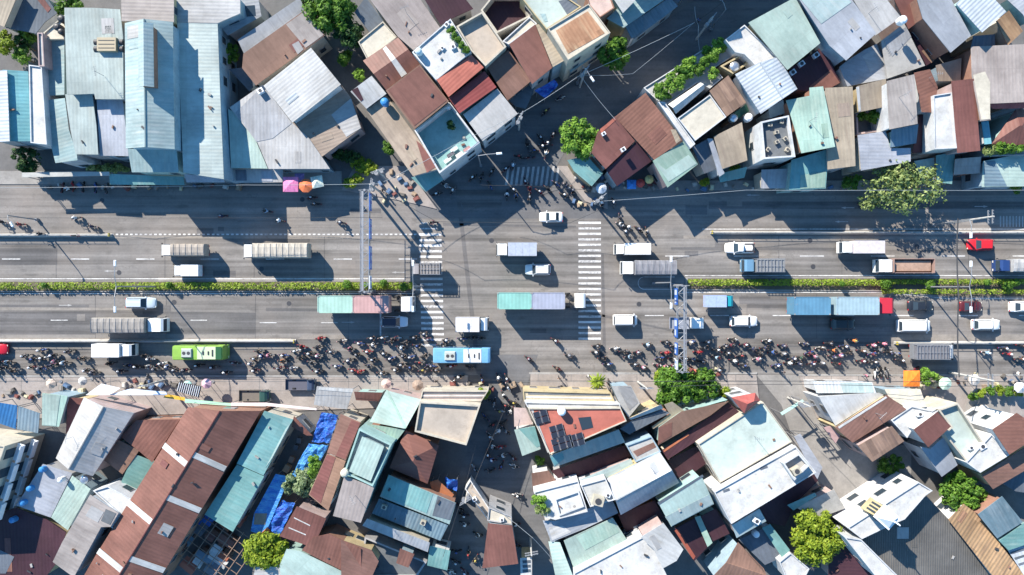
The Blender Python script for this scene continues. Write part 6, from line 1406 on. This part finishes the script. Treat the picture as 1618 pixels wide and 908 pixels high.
# flat concrete and metal things on roofs
def ac(t,x,y,z,label,rz=0,s=1,tan=False):
    p=px(x,y,z+.5,t); root=empty('air_conditioner',(p.x,p.y,z),R_(rz),label,'air conditioner','rooftop air conditioners'); b=MB(); b.box((0,0,.42*s),(1.0*s,.8*s,.8*s)); b.build('casing',paint((.42,.38,.30),.5) if tan else M_signw,root)
    b=MB(); b.cyl((0,0,.84*s),.3*s,.05,12); b.build('fan',M_dark,root)
def tank(t,x,y,z,label,col=None,r=.55):
    p=px(x,y,z+.8,t); root=empty('water_tank',(p.x,p.y,z),0,label,'water tank','rooftop water tanks'); b=MB(); b.tube([(0,0,.3),(0,0,.35),(0,0,1.3),(0,0,1.5),(0,0,1.55)],[r*.9,r,r,r*.6,r*.15],14); b.build('shell',col or M_steel,root)
    b=MB()
    for k in range(4): b.box((math.cos(k*PI/2+.8)*r*.7,math.sin(k*PI/2+.8)*r*.7,.15),(.08,.08,.3))
    b.build('stand',M_metal,root)
BLK=paint((.03,.03,.035),.5); BLU=paint((.04,.22,.5),.4)
p=px(169,70,9); root=empty('cooling_unit',(p.x,p.y,7.6),0,'large tan cooling unit with black side fans on the broad warehouse','cooling unit'); b=MB(); b.box((0,0,.8),(2.9,2.1,1.6),top=(.94,.92)); b.build('casing',paint((.36,.30,.20),.6),root)
for sx in (-1,1):
    for sy in (-.5,.5): b=MB(); b.cyl((sx*1.85,sy,.8),.48,.5,14,0,'x'); b.build('fan',BLK,root)
for sy in (-.55,0,.55): b=MB(); b.box((0,sy,1.62),(2.3,.08,.05)); b.build('louvre',M_dark,root)
tank('A1',292,90,6.5,'black water tank on the small cream terrace, topmost of three',BLK); tank('A1',272,128,6.5,'black water tank on the small cream terrace, left of three',BLK); tank('A1',290,150,6.5,'black water tank on the small cream terrace, lowest of three',BLK,.45)
tank('A3',200,474,5.9,'blue water tank at the head of the long narrow tan roof',BLU,.6); tank('A3',492,492,4.9,'white water tank above the teal courtyard deck',M_signw,.5); ac('A3',515,215,8.6,'small black unit in the middle of the bright white terrace',20,.7); ac('A3',465,220,8.6,'second unit left on the bright white terrace',50,.6); ac('A3',485,112,8.6,'unit at the top corner of the bright white terrace',50,.7); tank('A3',357,240,8.6,'pale blue water tank at the left corner of the white terrace',paint((.5,.62,.66),.4),.5)
tank('A6',312,95,8.6,'white water tank at the tip of the pale grey roof',M_signw,.6); tank('A5',345,548,5,'steel water tank left of the dark equipment deck',M_steel,.6); tank('A5',415,545,5,'white water tank behind the dark equipment deck',M_signw,.6); tank('A5',350,310,5.8,'steel water tank in the small sunken yard',M_steel,.7)
for i,(x,y) in enumerate(((520,575),(550,610),(552,655),(590,640),(510,690),(600,690),(575,560))): ac('A5',x,y,8.2,'air conditioner on the dark equipment deck, %s of seven counted downwards'%('second','third','fifth','fourth','sixth','last','topmost')[i],i*13,.6,True)
for i,(x,y) in enumerate(((730,255),(663,295),(622,335))): ac('A5',x,y,5.6,'cooler in the maroon well, %s of three'%('rightmost','middle','leftmost')[i],35,.9)
for i,(x,y) in enumerate(((10,245),(28,262),(40,250))): ac('A6',x,y,6.4,'air conditioner at the tip of the huge lavender roof, %s of three'%('left','middle','right')[i],40,.8)
ac('A4',600,690,6.6,'small white unit between the rust and maroon corner roofs',30,.7); ac('A4',510,617,6.4,'small white unit on the roof shaded by the round tree',30,.6); ac('A2',415,420,5.2,'white box vent at the top of the grey cut-corner roof',30,.9)
tank('B1',375,488,4.6,'steel water tank below the big grey gable',M_steel,.65); tank('B1',270,490,5,'white tank left of the big grey gable foot',M_signw,.4)
for i,(x,y) in enumerate(((190,445),(135,528),(105,590),(60,665))): tank('B1',x,y,4.6 if i<3 else 3.6,'blue plastic tank in the lower left block, %s from the top'%('first','second','third','last')[i],BLU,.45)
tank('B2',762,460,8.2,'cream water tank between the brown roofs and the taupe roof',paint((.55,.52,.42),.5),.6); tank('B4',297,192,8.1,'white round water tank on the terracotta solar roof',M_signw,.6); tank('B5',425,727,3.4,'white water tank on the low dark roof left of the tree',M_signw,.5)
ac('B4',455,580,8.1,'large air conditioner on the pale box roof',-15,1.6,True); ac('B4',500,560,8.1,'small unit right of the large air conditioner',-15,.7); ac('B5',430,672,6.8,'flat unit on the pale blue roof end',-30,.9); ac('B3',185,612,4.8,'left round vent on the steel blue lower roof',-20,.8,True); ac('B3',355,680,4.8,'right round vent on the steel blue lower roof',-20,.8,True); ac('B6',600,352,6.8,'small unit on the cream mint terrace',20,.7); ac('B6',645,345,6.8,'square hatch unit at the end of the cream mint terrace',30,1.0); ac('B6',375,205,7.0,'unit on the white stepped house',0,.8); ac('B5',602,452,8.6,'grey unit inside the framed roof box',30,1.2,True)
ac('B3',580,578,2.3,'grey box on the low beige wedge wall',30,.7); ac('B3',700,668,6,'small unit on the cream front terrace of the wedge house',0,.6)
# extra parts on particular buildings
def find(lbl): return next(B for B in BLD if B['root'].get('label','').startswith(lbl))
B=find('terracotta red roof'); M_pv=paint((.02,.025,.04),.45,0,.02,'solar_cell')
for ox,oy,nx,ny in ((188,196,2,2),(258,258,2,2),(266,314,3,2),(345,296,2,2)):
    for i in range(nx):
        for j in range(ny):
            q=px(ox+i*30+j*8,oy-i*8.6+j*28+10,8.1,'B4'); b=MB(); b.box((q.x-B['c'].x,q.y-B['c'].y,8.42),(.9,.84,.05),rz=R_(16),sh=(0,0)); o=b.build('solar_panel',M_pv,B['root'])
            b=MB()
            for s in (-1,1): b.box((q.x-B['c'].x+s*.46*math.cos(R_(17)),q.y-B['c'].y+s*.46*math.sin(R_(17)),8.43),(.05,.9,.07),rz=R_(16))
            b.build('frame',M_metal,o)
B=find('cream apartment block')
# balconies on the facade that looks over the lane
L=B['L']; c=B['c']
best=max(range(len(L)),key=lambda k:((L[(k+1)%len(L)]+L[k])/2+c).x); a=L[best]; e=L[(best+1)%len(L)]
d=(e-a).normalized(); n=Vector((d.y,-d.x,0)); ln=(e-a).length
for fl in range(2):
    for k in range(4):
        m=a+d*(ln*(k+.5)/4)+n*.55; b=MB(); rz=math.atan2(d.y,d.x); b.box((m.x,m.y,2.9+fl*2.9),(2.6,1.1,.15),rz=rz); m2=m+n*.5; b.box((m2.x,m2.y,3.4+fl*2.9),(2.6,.1,.9),rz=rz); o=b.build('balcony',M_signw,B['root'])
        m3=a+d*(ln*(k+.5)/4)+n*.03; b=MB(); b.box((m3.x,m3.y,4.1+fl*2.9),(1.5,.06,2.0),rz=rz); b.build('balcony_door',M_glass,B['root'])
# church belfry with cross
p=px(1398,815,10.5); root=empty('belfry',(p.x,p.y,7.0),R_(-42),'ochre belfry with a cross at the middle of the winged church front','belfry')
b=MB(); b.box((0,0,1.9),(2.6,2.2,3.8),top=(.85,.85)); b.build('tower',WALLM['ochre'],root)
b=MB()
for s in (-1,1):
    for k in (-1,0,1): b.box((k*.7,s*1.06,2.2),(.35,.1,2.2)); b.box((s*1.22,k*.55,2.2),(.1,.3,2.2))
b.build('window',M_glass,root)
b=MB(); b.box((0,0,4.0),(2.8,2.4,.25)); b.loft([[(-1.2,-1,4.12),(1.2,-1,4.12),(1.2,1,4.12),(-1.2,1,4.12)],[(-.1,-.1,5.6),(.1,-.1,5.6),(.1,.1,5.6),(-.1,.1,5.6)]]); b.build('roof',M_signw,root)
b=MB(); b.box((0,0,6.4),(.16,.16,1.8)); b.box((0,0,6.75),(.95,.16,.16)); b.build('cross',M_signw,root)

# open steel market frame with tarps beside the hall
p=px(335,862,3.2); root=empty('market_pergola',(p.x,p.y,0),R_(-35),'open steel grid frame of a market roof between hall and round tree','pergola')
for k in range(9):
    b=MB(); b.box((-5.6+k*1.4,0,3.3),(.10,9.0,.12)); b.build('beam',M_ruststeel,root)
for k in range(7):
    b=MB(); b.box((0,-4.2+k*1.4,3.18),(11.6,.08,.08)); b.build('purlin',M_ruststeel,root)
for sx in (-5.5,0,5.5):
    for sy in (-4.2,4.2): b=MB(); b.tube([(sx,sy,0),(sx,sy,3.2)],.07,6); b.build('post',M_metal,root)
rg=random.Random(9); cols=[(RM['rust'],'rust brown'),(RM['orange'],'orange red'),(FM['tarpblue'],'blue'),(RM['slate'],'dark grey'),(FM['whitec'],'white'),(RM['steel'],'steel blue')]
wd=['topmost','second','third','fourth','fifth','sixth','seventh','eighth','ninth','tenth','eleventh','twelfth','thirteenth','fourteenth','fifteenth','sixteenth','last']
lst=[]
for k in range(17):
    x=rg.uniform(285,385); y=rg.uniform(815,905); m,cn=cols[k%6] if k>3 else cols[k%2]; lst.append((y,x,m,cn))
lst.sort(key=lambda v:v[0])
for k,(y,x,m,cn) in enumerate(lst):
    q=px(x,y,2.6); w,h_=rg.uniform(1.4,3.2),rg.uniform(1.2,2.2); r=empty('stall',(q.x,q.y,0),R_(-35+rg.uniform(-6,6)),'%s covered stall under the steel grid frame, %s counted downwards'%(cn,wd[k]),'market stall','stalls under the steel grid frame')
    b=MB(); z=2.2+k*.03; b.add([(-w/2,-h_/2,z),(w/2,-h_/2,z),(w/2,h_/2,z),(-w/2,h_/2,z),(-w/2,0,z+.3),(w/2,0,z+.3)],[(0,1,5,4),(4,5,2,3),(0,4,3),(1,2,5)]); b.build('cover',m,r)
    b=MB(); b.box((0,0,.45),(w*.8,h_*.7,.8)); b.build('table',RM['brown'],r)
# boxes in the tarp lane
for k,(x,y,s_,c) in enumerate(((452,741,1.1,(.40,.28,.18)),(459,727,.9,(.30,.20,.15)),(466,708,.8,(.10,.11,.13)),(471,697,.8,(.14,.15,.17)),(431,789,1.2,(.50,.46,.42)),(448,762,.7,(.06,.06,.07)),(445,750,.7,(.08,.08,.1)))):
    q=px(x,y,1); r=empty('market_crate',(q.x,q.y,0),R_(60+k*7),'%s box in the shaded tarp lane, %s of seven'%(('tan','brown','dark grey','grey','pale grey','black','charcoal')[k],('lowest bright one','second bright one','upper dark one','topmost','lowest','sixth','fifth')[k]),'crate','boxes in the tarp lane')
    b=MB(); b.box((0,0,s_*.4),(s_,s_*.8,s_*.8),top=(.96,.96)); b.build('body',paint(c,.7,0,.3),r); b=MB(); b.box((0,0,s_*.82),(s_*1.04,s_*.84,.06)); b.build('lid',paint([v*1.2 for v in c],.7,0,.3),r)
# laundry on the teal deck
for k,(x,y,c,cn) in enumerate(((490,740,(.6,.6,.62),'white'),(520,690,(.55,.58,.6),'pale grey'),(545,715,(.6,.58,.55),'off-white'),(580,690,(.35,.2,.2),'faded red'),(505,715,(.1,.1,.12),'dark'))):
    q=px(x,y,5.8,'A3'); b=MB(); b.box((0,0,.75),(1.2,.5,.04)); b.box((0,.3,.5),(1.1,.03,.5)); r=empty('laundry_rack',(q.x,q.y,5.05),R_(35),'%s cloth drying on a rack on the teal courtyard deck'%cn,'laundry rack'); b.build('cloth',fabric(c),r); b=MB(); b.tube([(-.6,0,0),(-.6,0,.75),(.6,0,.75),(.6,0,0)],.02,4); b.build('frame',M_metal,r)
# clutter along the pavements
ORD='leftmost second third fourth fifth sixth seventh eighth ninth tenth eleventh twelfth thirteenth fourteenth fifteenth sixteenth seventeenth eighteenth nineteenth twentieth'.split()
def clutter(n,x0,x1,y0,y1,z,label,group,seed,nm='crate',cat='crate'):
    rg=random.Random(seed); xs=[x0+(x1-x0)*(i+.15+.7*rg.random())/n for i in range(n)]; place=label.split(' ',1)[1].split(' ',1)[1]; place=place.replace('of goods ','')
    for k in range(n):
        q=px(xs[k],rg.uniform(y0,y1),z+.4); b=MB(); s_=rg.uniform(.45,1.0); cn,c=rg.choice([('brown',(.30,.22,.15)),('black',(.10,.09,.08)),('pale grey',(.45,.42,.38)),('blue',(.08,.14,.24)),('dark red',(.18,.06,.05)),('grey',(.22,.20,.18)),('yellowish',(.5,.45,.3))]); o=empty(nm,(q.x,q.y,z),rg.uniform(0,3),'%s crate, %s%s, %s'%(cn,ORD[k],'' if k==0 else ' from left',place),cat,group)
        hh=s_*rg.uniform(.3,.8); b.box((0,0,hh/2),(s_,s_*rg.uniform(.5,.9),hh),top=(.94,.94)); b.build('body',paint(c,.7,0,.3),o); b=MB(); b.box((0,0,hh+.03),(s_*.7,s_*.4,.06)); b.build('goods',paint([v*1.3 for v in c],.7,0,.3),o)
clutter(18,0,130,604,628,.13,'small crate of goods on the sandy pavement at the lower left','crates at the lower left pavement',1)
clutter(14,190,285,600,612,.13,'small crate of goods on the pavement left of the slatted awning','crates left of the slatted awning',2)
clutter(16,1040,1140,580,596,.13,'small crate of goods beside the big pavement trees','crates by the pavement trees',3)
clutter(16,1440,1618,590,612,.13,'small crate of goods on the pavement by the plaza','crates by the plaza',4)
clutter(16,955,1040,286,300,.13,'small crate of goods before the maroon corner roof','crates at the corner shops',5)
clutter(18,1060,1340,288,300,.13,'small crate on the shaded shop pavement at the upper right','crates on the upper right shop pavement',6)
clutter(18,70,380,290,300,.13,'small crate on the shaded shop pavement at the upper left','crates on the upper left shop pavement',7)
clutter(18,600,660,262,330,.13,'small crate on the left junction corner','crates on the left junction corner',8)
clutter(12,700,830,605,616,.13,'small crate at the mouth of the market street','crates at the market street mouth',9)
clutter(14,905,955,270,325,.13,'small crate behind the corner kiosk umbrella','crates behind the corner kiosk umbrella',10)
def ringp(cx,cy,r,n=28): return [px(cx+r*math.cos(2*PI*k/n),cy+r*math.sin(2*PI*k/n)) for k in range(n)]
sheet('plaza',[ringp(1560,650,36)],.136,M_alley); sheet('plaza_ring',[ringp(1556,650,9)],.142,M_kerb)

pl=[('A6',440,360),('A6',300,450),('A5',700,560),('A6',160,60),('A4',620,480),('A3',300,60),('A3',430,380),('A1',480,350),('B4',680,430),('B5',420,300),('B6',180,200),('B1',330,300),('B3',60,560)]
for k,(t,x,y) in enumerate(pl):
    q=px(x,y,8,t)
    if not any(pip(q,B_['P']) for B_ in BLD): continue
    zz=max([B_['h'] for B_ in BLD if pip(q,B_['P'])] or [5]); q=px(x,y,zz,t); r=empty('television_aerial',(q.x,q.y,zz-.1),k*.7,'television aerial over the '+' '.join(next((B_['root']['label'] for B_ in BLD if B_['h']==zz and pip(px(x,y,8,t),B_['P'])),'bare yard').split()[:11]),'aerial','rooftop television aerials'); b=MB(); b.tube([(0,0,0),(0,0,2.4)],.03,5); b.build('mast',M_metal,r); b=MB(); b.tube([(-.7,0,2.3),(.7,0,2.3)],.02,4)
    for i in range(5): b.tube([(-.6+i*.3,-.35+.04*i,2.3),(-.6+i*.3,.35-.04*i,2.3)],.015,4)
    b.build('antenna',M_metal,r)
cable([(-80,296,6),(150,295,6),(380,292,6),(600,290,7.5)],'thin cable in the shade along the upper left shop fronts',.03,M_cabl2)
cable([(945,318,7.8),(1180,300,6.5),(1400,300,6.5),(1640,300,6.5)],'cable along the upper right shop fronts',.03,M_cabl2)
cable([(1096,36,8.4),(1140,5,8),(1200,-40,8)],'cable leaving along the upper side street',.03)
cable([(262,600,6.8),(290,640,5)],'service cable dropping to the market hall front',.025); cable([(612,283,8.2),(592,258,6)],'service cable dropping to the grey cut-corner warehouse',.025); cable([(1247,626,7.8),(1300,690,5.5),(1345,740,5)],'cable along the back alley into the court',.03)
